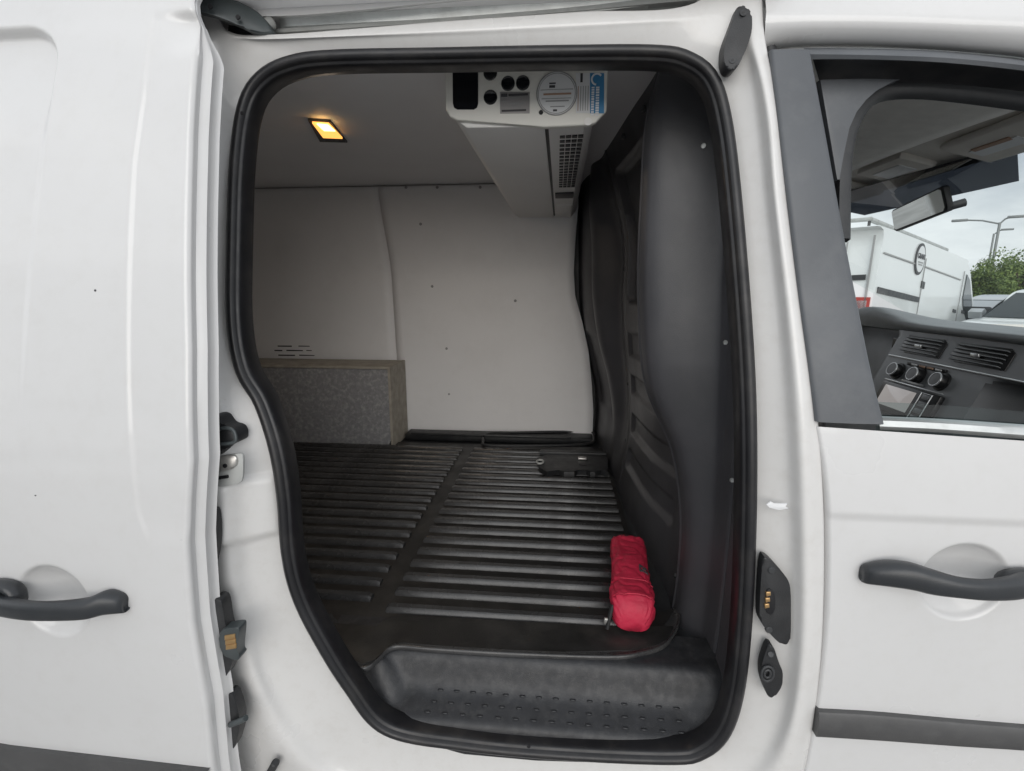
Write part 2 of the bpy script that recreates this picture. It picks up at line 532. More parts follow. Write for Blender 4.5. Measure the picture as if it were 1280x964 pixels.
# pressed bulge in the rear jamb under the runner
bc, bt = (-0.476,0.667,0.903), (-0.472,0.668,0.947)
rr = [np.array(r, float) for r in rr]
for r in rr:
    dx_, dz_ = r[:, 0] - bc[0], r[:, 2] - bc[2]
    k_ = sst(.055, .03, np.abs(dx_)) * sst(.052, .046, np.abs(dz_ + .0 * dx_))
    r[:, 1] -= .010 * k_ * (np.abs(dx_) < .06)
door_frame = loft('door_opening_frame', rr, 'jamb_paint', van, ang=60)

# ---- rubber seal round the opening
sealc = spline([(-0.282,0.697,0.499), (-0.342,0.693,0.582), (-0.390,0.688,0.686), (-0.414,0.685,0.760), (-0.423,0.685,0.829), (-0.422,0.686,0.923), (-0.430,0.690,1.000), (-0.452,0.698,1.069), (-0.481,0.705,1.118), (-0.496,0.719,1.192), (-0.499,0.744,1.313), (-0.500,0.773,1.434), (-0.491,0.794,1.518), (-0.461,0.798,1.557), (-0.410,0.795,1.574), (-0.339,0.794,1.578), (-0.182,0.793,1.574), (-0.007,0.791,1.569), (0.125,0.789,1.563), (0.172,0.788,1.552), (0.205,0.788,1.526), (0.225,0.782,1.469), (0.238,0.755,1.361), (0.253,0.719,1.197), (0.263,0.697,1.066), (0.272,0.685,0.916), (0.281,0.686,0.750), (0.282,0.691,0.627), (0.269,0.694,0.550), (0.240,0.697,0.507), (0.192,0.698,0.490), (0.013,0.699,0.479), (-0.146,0.699,0.480)], 300, True)
FLIP = False
prof = [(-.0115, -.014), (-.0122, -.002), (-.0095, .0055), (-.0045, .009), (.0, .009), (.0035, .0065), (.0044, .002), (.0054, .0005), (.0074, .0005), (.0090, -.002), (.0097, -.008), (.0099, -.032), (.007, -.036), (-.008, -.03)]
prof = [(-a, b) for a, b in prof] if FLIP else prof
sw = sweep('door_seal', sealc, prof, 'seal_rubber', van, closed=True, ang=180)
# small nicks where the seal is joined
for p in ((-0.485,0.773,1.500), (-0.038,0.679,0.507)):
    disc('seal_mark', p, (0, -1, .1), .003, 'dark_hole', sw, n=10)

# ---- sliding door, slid back and standing proud of the body
DO = -.075
E0 = [(-0.495,0.734,1.662), (-0.509,0.724,1.628), (-0.506,0.719,1.612), (-0.496,0.712,1.591), (-0.497,0.700,1.556), (-0.497,0.687,1.510), (-0.497,0.671,1.444), (-0.494,0.646,1.345), (-0.491,0.626,1.253), (-0.487,0.607,1.157), (-0.487,0.596,1.095), (-0.488,0.586,1.010), (-0.504,0.580,0.896), (-0.512,0.580,0.770), (-0.512,0.585,0.633), (-0.522,0.592,0.509), (-0.527,0.601,0.424), (-0.535,0.623,0.313)]
E0 = sorted(E0, key=lambda p: p[2])
ez = np.array([p[2] for p in E0]); ex = np.array([p[0] for p in E0])
def edge_x(z):
    return np.interp(z, ez, ex)
zlo, zhi = float(ez[0]), float(ez[-1])
corner = (-0.704,0.710,1.587)
cup = (-0.725,0.580,0.793)
band_top = (-0.527,0.720,1.613)[2]
band_bot = (-0.554,0.580,0.907)[2]
bandx_z = [p[2] for p in sorted([(-0.566,0.714,1.597), (-0.567,0.683,1.496), (-0.575,0.662,1.410), (-0.575,0.637,1.303), (-0.574,0.611,1.177), (-0.572,0.588,1.029), (-0.571,0.581,0.939), (-0.557,0.580,0.881)], key=lambda p: p[2])]
bandx_x = [p[0] for p in sorted([(-0.566,0.714,1.597), (-0.567,0.683,1.496), (-0.575,0.662,1.410), (-0.575,0.637,1.303), (-0.574,0.611,1.177), (-0.572,0.588,1.029), (-0.571,0.581,0.939), (-0.557,0.580,0.881)], key=lambda p: p[2])]
def door_off(x, z):
    d = np.zeros_like(x)
    # flat pressed band along the leading edge
    bx = np.interp(z, bandx_z, bandx_x)
    m = sst(-.004, .004, x - bx) * sst(band_top + .004, band_top - .012, z) * sst(band_bot - .02, band_bot + .02, z)
    d += (.0022 + .010 * sst(band_top - .07, band_top - .005, z) * sst(bx + .01, bx + .05, x)) * m
    # pressed panel field at the upper left, fading out downwards
    rr_ = .055
    dx = x - (corner[0] - rr_)
    dz = z - (corner[2] + .012 - rr_)
    lean = (corner[2] - z) * .055
    dx = dx + np.clip(lean, 0, .1)
    sd = np.hypot(np.maximum(dx, 0), np.maximum(dz, 0)) + np.minimum(np.maximum(dx, dz), 0) - rr_
    d += .017 * sst(.006, -.009, sd) * (1 - .84 * sst(corner[2] - .02, corner[2] - .16, z)) * sst(.95, 1.25, z)
    # finger cup behind the handle
    rc = np.hypot(x - cup[0], z - cup[2])
    d += .005 * sst(.0590, .0515, rc) + .024 * np.clip(1 - (rc / .054) ** 2, 0, 1)
    return d
zz = np.linspace(zlo, zhi, 420)
V = []
us = np.r_[np.linspace(-1.6, -1.0, 6)[:-1], np.linspace(-1.0, 0, 2)[:1]]
NU = 210
for z in zz:
    xe = edge_x(z)
    xs = np.r_[np.linspace(-1.6, -.98, 5), np.linspace(-.975, xe - .006, NU), xe - .003, xe - .0008]
    y = YS(z) + DO + door_off(xs, np.full_like(xs, z))
    y[-2] += .0012
    y[-1] += .004
    row = list(zip(xs, y, np.full_like(xs, z)))
    y0 = YS(z) + DO
    # hem, rebate and inner skin of the door edge
    st = float(sst(zhi - .005, zhi - .02, z))
    hem = float(sst((-0.510,0.750,1.601)[2], (-0.498,0.732,1.545)[2], z))
    w = .010 * hem
    hd = .30 + .70 * hem
    row += [(xe, y0 + .008 * hd, z), (xe - .001, y0 + .017 * hd, z), (xe + .002 * hem + w * .3, y0 + .021 * hd, z), (xe + .004 * hem + w * .5, y0 + .024 * hd, z),
            (xe + .003 * hem + w * .6, y0 + .028 * hd, z), (xe + .002 * hem + w * .7, y0 + .037 * hd, z), (xe + .003 * hem + w, y0 + .041 * hd, z), (xe + .001 * hem + w, y0 + .044 * hd, z), (xe - .03, y0 + .046 * hd, z), (xe - .3, y0 + .046, z)]
    V += row
nc = len(V) // len(zz)
sdoor = mesh('sliding_door', V, gridfaces(len(zz), nc), 'white_paint', van, ang=50)

# handle: lofted bar, fixed at its thick end
def handle(stations, parent, name='door_handle', m='handle_black', hook=None):
    P = np.array(stations, float)      # x, y, z, half height, depth
    fine = spline_u(P, 6, False)
    rings = []
    for x, y, z, h, dp in fine:
        rings.append([(x, y + dp * .5 - dp * .5 * math.copysign(abs(math.cos(a)) ** .75, math.cos(a)), z + h * math.copysign(abs(math.sin(a)) ** .8, math.sin(a))) for a in np.linspace(0, 2 * math.pi, 18, endpoint=False)])
    return loft(name, rings, m, parent, capped=True, ang=50)
PXM = .00093       # metres for one photograph pixel at the door skin
def hs(pts, k):
    return [(p[0], p[1], p[2], h * k, d) for p, h, d in pts]
lh = handle(hs([((-0.608,0.575,0.793), 3, .004), ((-0.606,0.571,0.796), 8, .010), ((-0.605,0.566,0.800), 12.5, .016), ((-0.610,0.561,0.804), 16, .022), ((-0.628,0.553,0.807), 19, .030),
                ((-0.649,0.546,0.803), 17, .024), ((-0.689,0.541,0.802), 16, .018), ((-0.732,0.541,0.800), 16, .018), ((-0.776,0.547,0.798), 17, .022), ((-0.819,0.557,0.795), 18, .03), ((-0.860,0.575,0.785), 12, .01)], .00086), sdoor)
sweep('handle_bracket', spline([(-0.835,0.570,0.806), (-0.806,0.570,0.821), (-0.780,0.570,0.821), (-0.768,0.570,0.811), (-0.768,0.570,0.797)], 14), circ(.0075, 10, .012), 'handle_black', lh, ang=180)

# rubbing strip at the foot of the sliding door
st_top = spline([(-1.641,0.582,0.537), (-0.960,0.583,0.525), (-0.876,0.583,0.520), (-0.696,0.583,0.516), (-0.526,0.583,0.512)], 24)
st_bot = spline([(-1.721,0.594,0.416), (-1.008,0.596,0.405), (-0.921,0.598,0.397), (-0.728,0.596,0.406), (-0.547,0.595,0.414)], 24)
V = []
for a, b in zip(st_top, st_bot):
    for t, oy in ((0, .010), (0, .002), (.06, 0), (.5, -.002), (.94, 0), (1, .002), (1, .010)):
        p = a + (b - a) * t
        V.append((p[0], p[1] + oy, p[2]))
mesh('rubbing_strip', V, gridfaces(24, 7), 'rub_grey', sdoor, ang=50)
# stone chips in the paint
for p in ((-0.623,0.622,1.237), (-0.723,0.582,0.957), (-0.575,0.618,1.200)):
    disc('paint_chip', p, (0, -1, .12), .0016, 'print_dark', sdoor, n=8, th=.0004)

# fittings on the door's leading edge
pl = prism('contact_block', rounded([(-0.510,0.615,0.783), (-0.500,0.615,0.789), (-0.491,0.615,0.785), (-0.491,0.616,0.740), (-0.483,0.617,0.703), (-0.490,0.618,0.673), (-0.510,0.620,0.642), (-0.522,0.620,0.650)]), (0, .02, 0), 'black_plastic', sdoor, bev=.002)
prism('contact_body', rounded([(-0.499,0.610,0.740), (-0.466,0.610,0.748), (-0.465,0.610,0.741), (-0.474,0.611,0.700), (-0.471,0.612,0.694), (-0.475,0.612,0.687), (-0.501,0.612,0.695)]), (0, .018, 0), 'arm_grey', pl, bev=.0015)
for i in range(3):
    y0 = 795 + i * 9
    q = [(-0.489,0.609,0.732), (-0.472,0.609,0.736), (-0.473,0.609,0.728), (-0.490,0.609,0.724)]
    dz = -i * .0082
    prism('contact_strip', [(p[0], p[1], p[2] + dz) for p in q], (0, .004, 0), 'brass', pl, bev=.0006)
pn = prism('pin_block', rounded([(-0.510,0.621,0.618), (-0.497,0.621,0.619), (-0.492,0.623,0.586), (-0.495,0.624,0.551), (-0.512,0.627,0.507), (-0.519,0.626,0.513)]), (0, .018, 0), 'black_plastic', sdoor, bev=.002)
tube('pin', [(-0.504,0.617,0.567), (-0.487,0.613,0.578), (-0.472,0.611,0.588)], .0045, 'arm_grey', pn, n=10)
prism('door_bumper', rounded([(-0.504,0.621,0.924), (-0.493,0.621,0.924), (-0.493,0.620,0.893), (-0.498,0.620,0.862), (-0.508,0.620,0.833), (-0.516,0.620,0.827)]), (0, .018, 0), 'black_plastic', sdoor, bev=.002)
prism('door_clip', rounded([(-0.515,0.620,0.827), (-0.507,0.620,0.830), (-0.506,0.620,0.820), (-0.511,0.620,0.808), (-0.517,0.620,0.807)]), (0, .014, 0), 'black_plastic', sdoor, bev=.0015)

# ---- hinge runner on the body behind the door's edge
rn = prism('runner_bracket', rounded([(-0.522,0.653,1.053), (-0.495,0.654,1.058), (-0.484,0.652,1.042), (-0.470,0.652,1.039), (-0.465,0.651,1.030), (-0.467,0.650,1.017), (-0.484,0.649,1.014), (-0.495,0.648,0.997), (-0.523,0.647,0.992)]), (0, .03, 0), 'black_plastic', van, bev=.003)
tube('runner_loop', spline([(-0.503,0.647,1.030), (-0.484,0.648,1.041), (-0.468,0.648,1.040), (-0.463,0.647,1.030), (-0.467,0.646,1.021), (-0.504,0.645,1.016)], 24), .0028, 'arm_grey', rn, n=8)
slot = prism('rail_slot', rounded([(-0.539,0.651,0.987), (-0.463,0.652,1.004), (-0.458,0.652,0.999), (-0.461,0.649,0.963), (-0.469,0.649,0.955), (-0.543,0.648,0.945)]), (0, .004, 0), 'rail_grey', van, bev=.001)
sp = prism('rail_plate', rounded([(-0.536,0.647,0.991), (-0.473,0.648,1.002), (-0.466,0.648,0.998), (-0.466,0.647,0.987), (-0.477,0.646,0.978), (-0.538,0.646,0.969)]), (0, .004, 0), 'steel', slot, bev=.002)
disc('plate_hole', (-0.484,0.645,0.985), (0, -1, .05), .0032, 'dark_hole', sp, n=12, th=.002)
prism('slot_gap', [(-0.539,0.646,0.960), (-0.483,0.647,0.970), (-0.482,0.646,0.966), (-0.540,0.646,0.954)], (0, .003, 0), 'dark_hole', slot, bev=0)
cyl('rubber_stop', (-0.496,0.676,0.398), (-0.462,0.655,0.458), .0065, 'black_plastic', van, bev=.002)

# ---- upper slide rail above the opening
back = loft('rail_recess', [[(-0.591,0.854,1.627), (-0.466,0.851,1.619), (-0.183,0.854,1.628), (0.016,0.856,1.633), (0.206,0.857,1.637)], [(-0.601,0.878,1.686), (-0.473,0.874,1.676), (-0.186,0.874,1.677), (0.015,0.875,1.678), (0.208,0.875,1.680)], [(-0.632,0.934,1.776), (-0.492,0.919,1.755), (-0.193,0.914,1.749), (0.015,0.914,1.749), (0.212,0.907,1.740)]], 'rail_grey', van, closed=False)
path = spline([(-0.444,0.834,1.646), (-0.316,0.834,1.646), (-0.178,0.835,1.647), (-0.009,0.836,1.652), (0.108,0.838,1.659), (0.199,0.840,1.664)], 40)
rl = sweep('slide_rail', path, [(-.012, -.012), (-.012, .004), (-.008, .006), (-.004, .004), (.004, .002), (.010, .004), (.013, .002), (.013, -.012)], 'aluminium', van, ang=30)
path = spline([(-0.452,0.831,1.635), (-0.316,0.832,1.637), (-0.178,0.832,1.639), (-0.009,0.834,1.644), (0.108,0.835,1.649), (0.188,0.836,1.652)], 40)
sweep('rail_lip', path, [(-.0028, -.010), (-.0028, .002), (.0028, .003), (.0028, -.010)], 'rail_grey', rl, ang=30)
# guide arm of the sliding door reaching into the rail
arm = prism('guide_arm', rounded([(-0.552,0.760,1.665), (-0.510,0.762,1.655), (-0.486,0.777,1.656), (-0.460,0.789,1.647), (-0.446,0.796,1.633), (-0.439,0.798,1.618), (-0.454,0.795,1.615), (-0.471,0.782,1.617), (-0.486,0.776,1.624), (-0.503,0.758,1.626), (-0.530,0.750,1.630)], 1), (0, .014, 0), 'arm_grey', van, bev=.003)
for p in ((-0.506,0.754,1.635), (-0.478,0.774,1.630)):
    disc('arm_bolt', p, (0, -1, .25), .0035, 'dark_hole', arm, n=10, th=.002)
prism('arm_roller_mount', [(-0.527,0.825,1.646), (-0.506,0.823,1.642), (-0.489,0.820,1.631), (-0.486,0.818,1.623), (-0.515,0.817,1.622), (-0.526,0.820,1.631)], (0, .02, 0), 'black_plastic', arm, bev=.002)
cyl('arm_roller', (-0.457,0.806,1.631), (-0.447,0.815,1.641), .009, 'rail_grey', arm, bev=.002)

# ---- roof side above rail and above the cab door
def sheet(name, rows, m, parent, n=40, ang=40, **k):
    return loft(name, [spline(r, n) for r in rows], m, parent, closed=False, ang=ang, **k)
sheet('roof_side', [[(-0.672,0.869,1.690), (-0.466,0.861,1.666), (-0.184,0.863,1.673), (0.015,0.865,1.680), (0.196,0.866,1.682)], [(-0.644,0.833,1.673), (-0.447,0.826,1.651), (-0.176,0.828,1.659), (0.014,0.830,1.665), (0.188,0.831,1.667)], [(-0.626,0.810,1.664), (-0.435,0.804,1.643), (-0.172,0.806,1.651), (0.014,0.808,1.657), (0.182,0.808,1.659)], [(-0.627,0.814,1.677), (-0.436,0.808,1.657), (-0.172,0.810,1.663), (0.014,0.811,1.667), (0.182,0.811,1.668)], [(-0.667,0.879,1.783), (-0.454,0.853,1.748), (-0.180,0.857,1.752), (0.013,0.856,1.751), (0.188,0.856,1.751)]], 'white_paint', van)
tube('roof_ditch_trim', [(-0.627,0.816,1.686), (-0.493,0.809,1.667), (-0.436,0.808,1.666), (-0.172,0.810,1.669)], .004, 'seal_rubber', van)
sheet('cab_roof_side', [
    [(0.295,0.843,1.580), (0.353,0.844,1.582), (0.452,0.842,1.577), (0.558,0.838,1.566), (0.690,0.832,1.544), (0.949,0.816,1.487)],
    [(0.284,0.816,1.573), (0.342,0.816,1.575), (0.437,0.815,1.570), (0.539,0.811,1.559), (0.667,0.805,1.538), (0.918,0.790,1.483)],
    [(0.277,0.802,1.578), (0.335,0.802,1.579), (0.428,0.801,1.573), (0.528,0.798,1.563), (0.654,0.792,1.544), (0.899,0.777,1.490)],
    [(0.273,0.793,1.588), (0.329,0.792,1.587), (0.421,0.790,1.581), (0.520,0.787,1.572), (0.643,0.782,1.556), (0.884,0.767,1.502)],
    [(0.271,0.788,1.596), (0.326,0.787,1.595), (0.417,0.785,1.588), (0.514,0.782,1.580), (0.637,0.777,1.565), (0.875,0.761,1.510)],
    [(0.272,0.791,1.610), (0.326,0.790,1.607), (0.416,0.787,1.601), (0.514,0.785,1.593), (0.636,0.780,1.579), (0.873,0.763,1.524)],
    [(0.272,0.798,1.627), (0.327,0.797,1.624), (0.419,0.795,1.618), (0.517,0.792,1.610), (0.640,0.787,1.595), (0.877,0.769,1.538)],
    [(0.272,0.813,1.674), (0.329,0.812,1.670), (0.421,0.810,1.665), (0.521,0.807,1.656), (0.645,0.802,1.639), (0.883,0.783,1.580)],
    [(0.286,0.897,1.803), (0.350,0.886,1.792), (0.445,0.876,1.780), (0.546,0.866,1.765), (0.664,0.844,1.736), (0.895,0.810,1.664)]], 'white_paint', van, ang=180)

# ---- front door of the van
F0 = sorted([(0.335,0.666,1.071), (0.342,0.663,1.049), (0.351,0.659,1.012), (0.359,0.656,0.969), (0.366,0.654,0.925), (0.373,0.653,0.867), (0.380,0.653,0.794), (0.383,0.654,0.743), (0.386,0.657,0.662), (0.387,0.660,0.590), (0.385,0.664,0.514), (0.383,0.673,0.428), (0.382,0.699,0.297)], key=lambda p: p[2])
fz = np.array([p[2] for p in F0]); fx = np.array([p[0] for p in F0])
fcup = (0.546,0.655,0.852)
crz = (0.477,0.656,0.938)[2]
belt_l, belt_r = (0.340,0.667,1.061), (0.600,0.665,1.049)
def fdoor_off(x, z):
    d = np.zeros_like(x)
    rc = np.hypot(x - fcup[0], z - fcup[2])
    d += .005 * sst(.0580, .0505, rc) + .024 * np.clip(1 - (rc / .053) ** 2, 0, 1)
    d += .0035 * sst(crz + .010, crz - .006, z)
    return d
ts = np.linspace(0, 1, 380)
V = []
for t in ts:
    row = []
    z0 = fz[0] + t * (belt_l[2] - fz[0])
    xe = float(np.interp(z0, fz, fx))
    y0 = float(YS(z0)) + fdoor_off(np.array([xe]), np.array([z0]))[0]
    row += [(xe - .012, y0 + .05, z0), (xe - .004, y0 + .045, z0), (xe - .001, y0 + .012, z0), (xe, y0 + .005, z0), (xe + .0012, y0 + .0018, z0)]
    xs = np.r_[np.linspace(xe + .003, .72, 180), np.linspace(.74, 1.4, 8)]
    zr = z0 + (belt_r[2] - belt_l[2]) / (belt_r[0] - belt_l[0]) * (xs - belt_l[0]) * t
    y = YS(zr) + fdoor_off(xs, zr)
    row += list(zip(xs, y, zr))
    V += row
nc = len(V) // len(ts)
fdoor = mesh('front_door', V, gridfaces(len(ts), nc), 'white_paint', van, ang=50)
fh = handle(hs([((0.413,0.651,0.856), 3, .004), ((0.412,0.647,0.859), 8, .010), ((0.413,0.643,0.861), 11.5, .016), ((0.418,0.637,0.864), 14, .022), ((0.438,0.628,0.869), 17, .03), ((0.462,0.621,0.871), 18, .03),
                ((0.483,0.617,0.868), 17, .026), ((0.511,0.613,0.866), 14, .02), ((0.543,0.613,0.865), 14, .018), ((0.580,0.619,0.865), 16, .022), ((0.612,0.629,0.865), 17, .03), ((0.642,0.647,0.859), 12, .01)], .00096), fdoor)
sweep('handle_bracket', spline([(0.634,0.645,0.873), (0.614,0.645,0.876), (0.594,0.645,0.874), (0.583,0.645,0.868), (0.582,0.645,0.856)], 14), circ(.0075, 10, .012), 'handle_black', fh, ang=180)
st_top = spline([(0.385,0.654,0.635), (0.467,0.654,0.637), (0.574,0.654,0.635), (0.708,0.654,0.634), (1.111,0.654,0.629)], 24)
st_bot = spline([(0.387,0.656,0.591), (0.474,0.656,0.593), (0.582,0.656,0.594), (0.717,0.656,0.596), (1.124,0.656,0.593)], 24)
V = []
for a, b in zip(st_top, st_bot):
    for t, oy in ((0, .014), (0, .002), (.06, 0), (.5, -.002), (.94, 0), (1, .002), (1, .014)):
        p = a + (b - a) * t
        V.append((p[0], p[1] + oy, p[2]))
mesh('rubbing_strip', V, gridfaces(24, 7) + [tuple(range(7))], 'rub_grey', fdoor, ang=50)

# dark rubber in the gap between body and front door
tube('door_gap_seal', spline([(0.287,0.810,1.571), (0.301,0.785,1.481), (0.314,0.755,1.360), (0.338,0.720,1.197), (0.354,0.698,1.068), (0.368,0.688,0.979), (0.382,0.685,0.885), (0.396,0.686,0.745), (0.405,0.692,0.603), (0.405,0.699,0.476)], 60), .009, 'seal_rubber', fdoor, n=10)

# grey applique on the door's rear pillar
Lft = spline([(0.275,0.771,1.555), (0.285,0.746,1.460), (0.297,0.720,1.354), (0.312,0.692,1.230), (0.326,0.674,1.138), (0.337,0.663,1.068)], 50)
Rgt = spline([(0.326,0.770,1.552), (0.345,0.740,1.437), (0.366,0.710,1.312), (0.388,0.686,1.200), (0.404,0.673,1.129), (0.421,0.663,1.067)], 50)
V = []
for a, b in zip(Lft, Rgt):
    w = b - a
    for t, oy in ((0, .014), (0, .003), (.03, .0006), (.1, 0), (.5, -.0015), (.9, 0), (.97, .0006), (1, .003), (1, .016)):
        p = a + w * t
        V.append((p[0], p[1] + oy, p[2]))
mesh('pillar_trim', V, gridfaces(50, 9) + [tuple(range(9)), tuple(range(49 * 9, 50 * 9))], 'trim_grey', fdoor, ang=50)

# window surround: outer moulding, channel, rounded corner, belt strip, lowered glass
sheet('window_moulding', [[(0.333,0.808,1.570), (0.432,0.806,1.564), (0.534,0.803,1.554), (0.660,0.796,1.530), (0.909,0.782,1.477)], [(0.321,0.779,1.555), (0.417,0.777,1.550), (0.515,0.774,1.540), (0.638,0.768,1.519), (0.878,0.755,1.467)], [(0.323,0.775,1.549), (0.416,0.773,1.543), (0.514,0.771,1.534), (0.636,0.765,1.513), (0.876,0.752,1.461)], [(0.327,0.778,1.544), (0.418,0.776,1.539), (0.516,0.773,1.529), (0.639,0.768,1.508), (0.880,0.755,1.457)], [(0.336,0.793,1.549), (0.427,0.792,1.544), (0.527,0.789,1.534), (0.652,0.783,1.512), (0.898,0.770,1.460)]], 'trim_grey', fdoor, n=30)
sheet('window_channel', [[(0.338,0.789,1.548), (0.424,0.787,1.543), (0.524,0.785,1.533), (0.649,0.779,1.512), (0.893,0.766,1.460)], [(0.347,0.802,1.545), (0.432,0.800,1.540), (0.534,0.798,1.530), (0.661,0.792,1.509), (0.910,0.779,1.456)], [(0.362,0.819,1.533), (0.444,0.818,1.530), (0.548,0.815,1.521), (0.679,0.809,1.500), (0.935,0.796,1.446)], [(0.369,0.824,1.530), (0.447,0.823,1.528), (0.552,0.821,1.520), (0.684,0.815,1.498), (0.942,0.802,1.445)]], 'seal_rubber', fdoor, n=30)
cp = [(0.364,0.819,1.533), (0.433,0.818,1.532), (0.473,0.817,1.529), (0.456,0.816,1.524), (0.439,0.813,1.514), (0.424,0.810,1.502), (0.411,0.806,1.485), (0.402,0.800,1.462), (0.396,0.793,1.434), (0.392,0.788,1.412), (0.389,0.782,1.390), (0.385,0.782,1.390)]
prism('window_corner', cp, (0, .012, 0), 'trim_grey', fdoor, bev=.001)
sweep('window_inner_seal', spline([(0.403,0.788,1.309), (0.405,0.810,1.401), (0.412,0.824,1.456), (0.425,0.832,1.490), (0.443,0.838,1.513), (0.469,0.842,1.526), (0.513,0.842,1.528), (0.577,0.840,1.520), (0.701,0.834,1.497), (0.966,0.820,1.442)], 60), [(-.006, -.012), (-.006, .006), (.006, .006), (.012, .002), (.014, -.012)], 'trim_dark', fdoor, ang=60)
sheet('belt_strip', [[(0.429,0.688,1.072), (0.508,0.688,1.070), (0.653,0.687,1.063), (0.944,0.685,1.048)], [(0.420,0.674,1.073), (0.498,0.674,1.071), (0.641,0.673,1.065), (0.926,0.671,1.050)], [(0.417,0.668,1.071), (0.494,0.668,1.069), (0.635,0.667,1.062), (0.918,0.665,1.048)], [(0.416,0.665,1.064), (0.493,0.665,1.062), (0.634,0.664,1.055), (0.916,0.662,1.040)], [(0.420,0.670,1.058), (0.498,0.670,1.056), (0.640,0.669,1.048), (0.925,0.667,1.034)]], 'aluminium', fdoor, n=30)
sheet('window_glass', [[(0.429,0.700,1.089), (0.514,0.700,1.086), (0.661,0.699,1.077), (0.956,0.697,1.061)], [(0.431,0.695,1.048), (0.517,0.695,1.045), (0.665,0.694,1.037), (0.960,0.692,1.023)]], 'door_glass', fdoor, n=20)
# door inner panel below the window
box('door_inner_panel', (.86, .745, .72), (.95, .03, .58), 'trim_dark', fdoor, bev=.01)

# ---- fittings on the rear of the B pillar
gp = prism('guide_plate', rounded([(0.235,0.783,1.616), (0.244,0.783,1.613), (0.250,0.780,1.603), (0.250,0.774,1.580), (0.244,0.770,1.558), (0.232,0.764,1.532), (0.225,0.763,1.528), (0.218,0.764,1.531), (0.214,0.768,1.544), (0.215,0.773,1.568), (0.224,0.778,1.595), (0.230,0.782,1.613)]), (0, .024, 0), 'black_plastic', van, bev=.0035, seg=3)
for p in ((0.238,0.778,1.604), (0.225,0.766,1.542)):
    cyl('plate_screw', p, (p[0], p[1] + .004, p[2] - .001), .0045, 'trim_dark', gp, n=12)
    disc('screw_socket', (p[0], p[1] - .0004, p[2]), (0, -1, .1), .002, 'dark_hole', gp, n=8)
sk = prism('contact_socket', rounded([(0.289,0.668,0.870), (0.299,0.668,0.868), (0.325,0.668,0.840), (0.332,0.668,0.824), (0.341,0.669,0.741), (0.337,0.669,0.730), (0.325,0.669,0.734), (0.299,0.668,0.762), (0.293,0.668,0.777)]), (0, .016, 0), 'black_plastic', van, bev=.003, seg=3)
prism('socket_recess', rounded([(0.298,0.666,0.821), (0.306,0.666,0.821), (0.311,0.666,0.812), (0.314,0.667,0.787), (0.309,0.667,0.779), (0.301,0.667,0.784)]), (0, .004, 0), 'dark_hole', sk, bev=.001)
for i in range(3):
    q = [(0.298,0.665,0.817), (0.304,0.665,0.818), (0.305,0.665,0.812), (0.299,0.665,0.810)]
    prism('contact_pin', [(p[0], p[1], p[2] - i * .0095) for p in q], (0, .003, 0), 'brass', sk, bev=.0008)
for p in ((0.303,0.666,0.850), (0.309,0.667,0.755)):
    cyl('socket_screw', p, (p[0], p[1] + .006, p[2]), .005, 'trim_dark', sk, n=14, bev=.001)
bf = prism('buffer_plate', rounded([(0.310,0.668,0.732), (0.318,0.668,0.729), (0.328,0.669,0.702), (0.336,0.670,0.686), (0.338,0.671,0.661), (0.328,0.672,0.637), (0.320,0.672,0.639), (0.307,0.670,0.670), (0.304,0.669,0.695)]), (0, .014, 0), 'black_plastic', van, bev=.003, seg=3)
for r in (.0105, .0055):
    c = (0.313,0.667,0.684)
    sweep('buffer_ring', [(c[0] + r * .8 * math.cos(a), c[1], c[2] + r * 1.15 * math.sin(a)) for a in np.linspace(0, 2 * math.pi, 28, endpoint=False)], circ(.0022, 8), 'trim_dark', bf, closed=True, ang=180)
cyl('buffer_screw', (0.314,0.666,0.717), (0.316,0.671,0.714), .0045, 'trim_dark', bf, n=12, bev=.001)
prism('scuffed_metal', [(0.287,0.668,0.948), (0.292,0.668,0.953), (0.297,0.668,0.950), (0.315,0.668,0.951), (0.311,0.667,0.947), (0.317,0.667,0.944), (0.304,0.667,0.941), (0.291,0.667,0.944)], (0, .0015, 0), 'sticker_white', van, bev=.0004, label='bright scuff in the paint of the door pillar')
for a, b in ((((0.329,0.662,0.745)), ((0.349,0.658,0.716))), (((0.327,0.666,0.634)), ((0.353,0.663,0.595)))):
    pass
if False:
    tube('pillar_crease', [a, tuple((np.array(a) + np.array(b)) / 2 + np.array((0, .0002, 0))), b], .0022, 'jamb_paint', van, n=8)
for p in ((0.219,0.860,1.459), (0.267,0.830,1.154), (0.286,0.800,0.931)):
    lathe('trim_clip', [(.0001, -.002), (.0036, -.001), (.004, .001)], 'rail_grey', van, p, Vector((-.6, -.8, 0)).to_track_quat('Z', 'Y').to_matrix(), 12)

# ---- bulkhead between load space and cab
BZ = [.50, .66, .80, .92, 1.05, 1.2, 1.4, 1.55, 1.70]
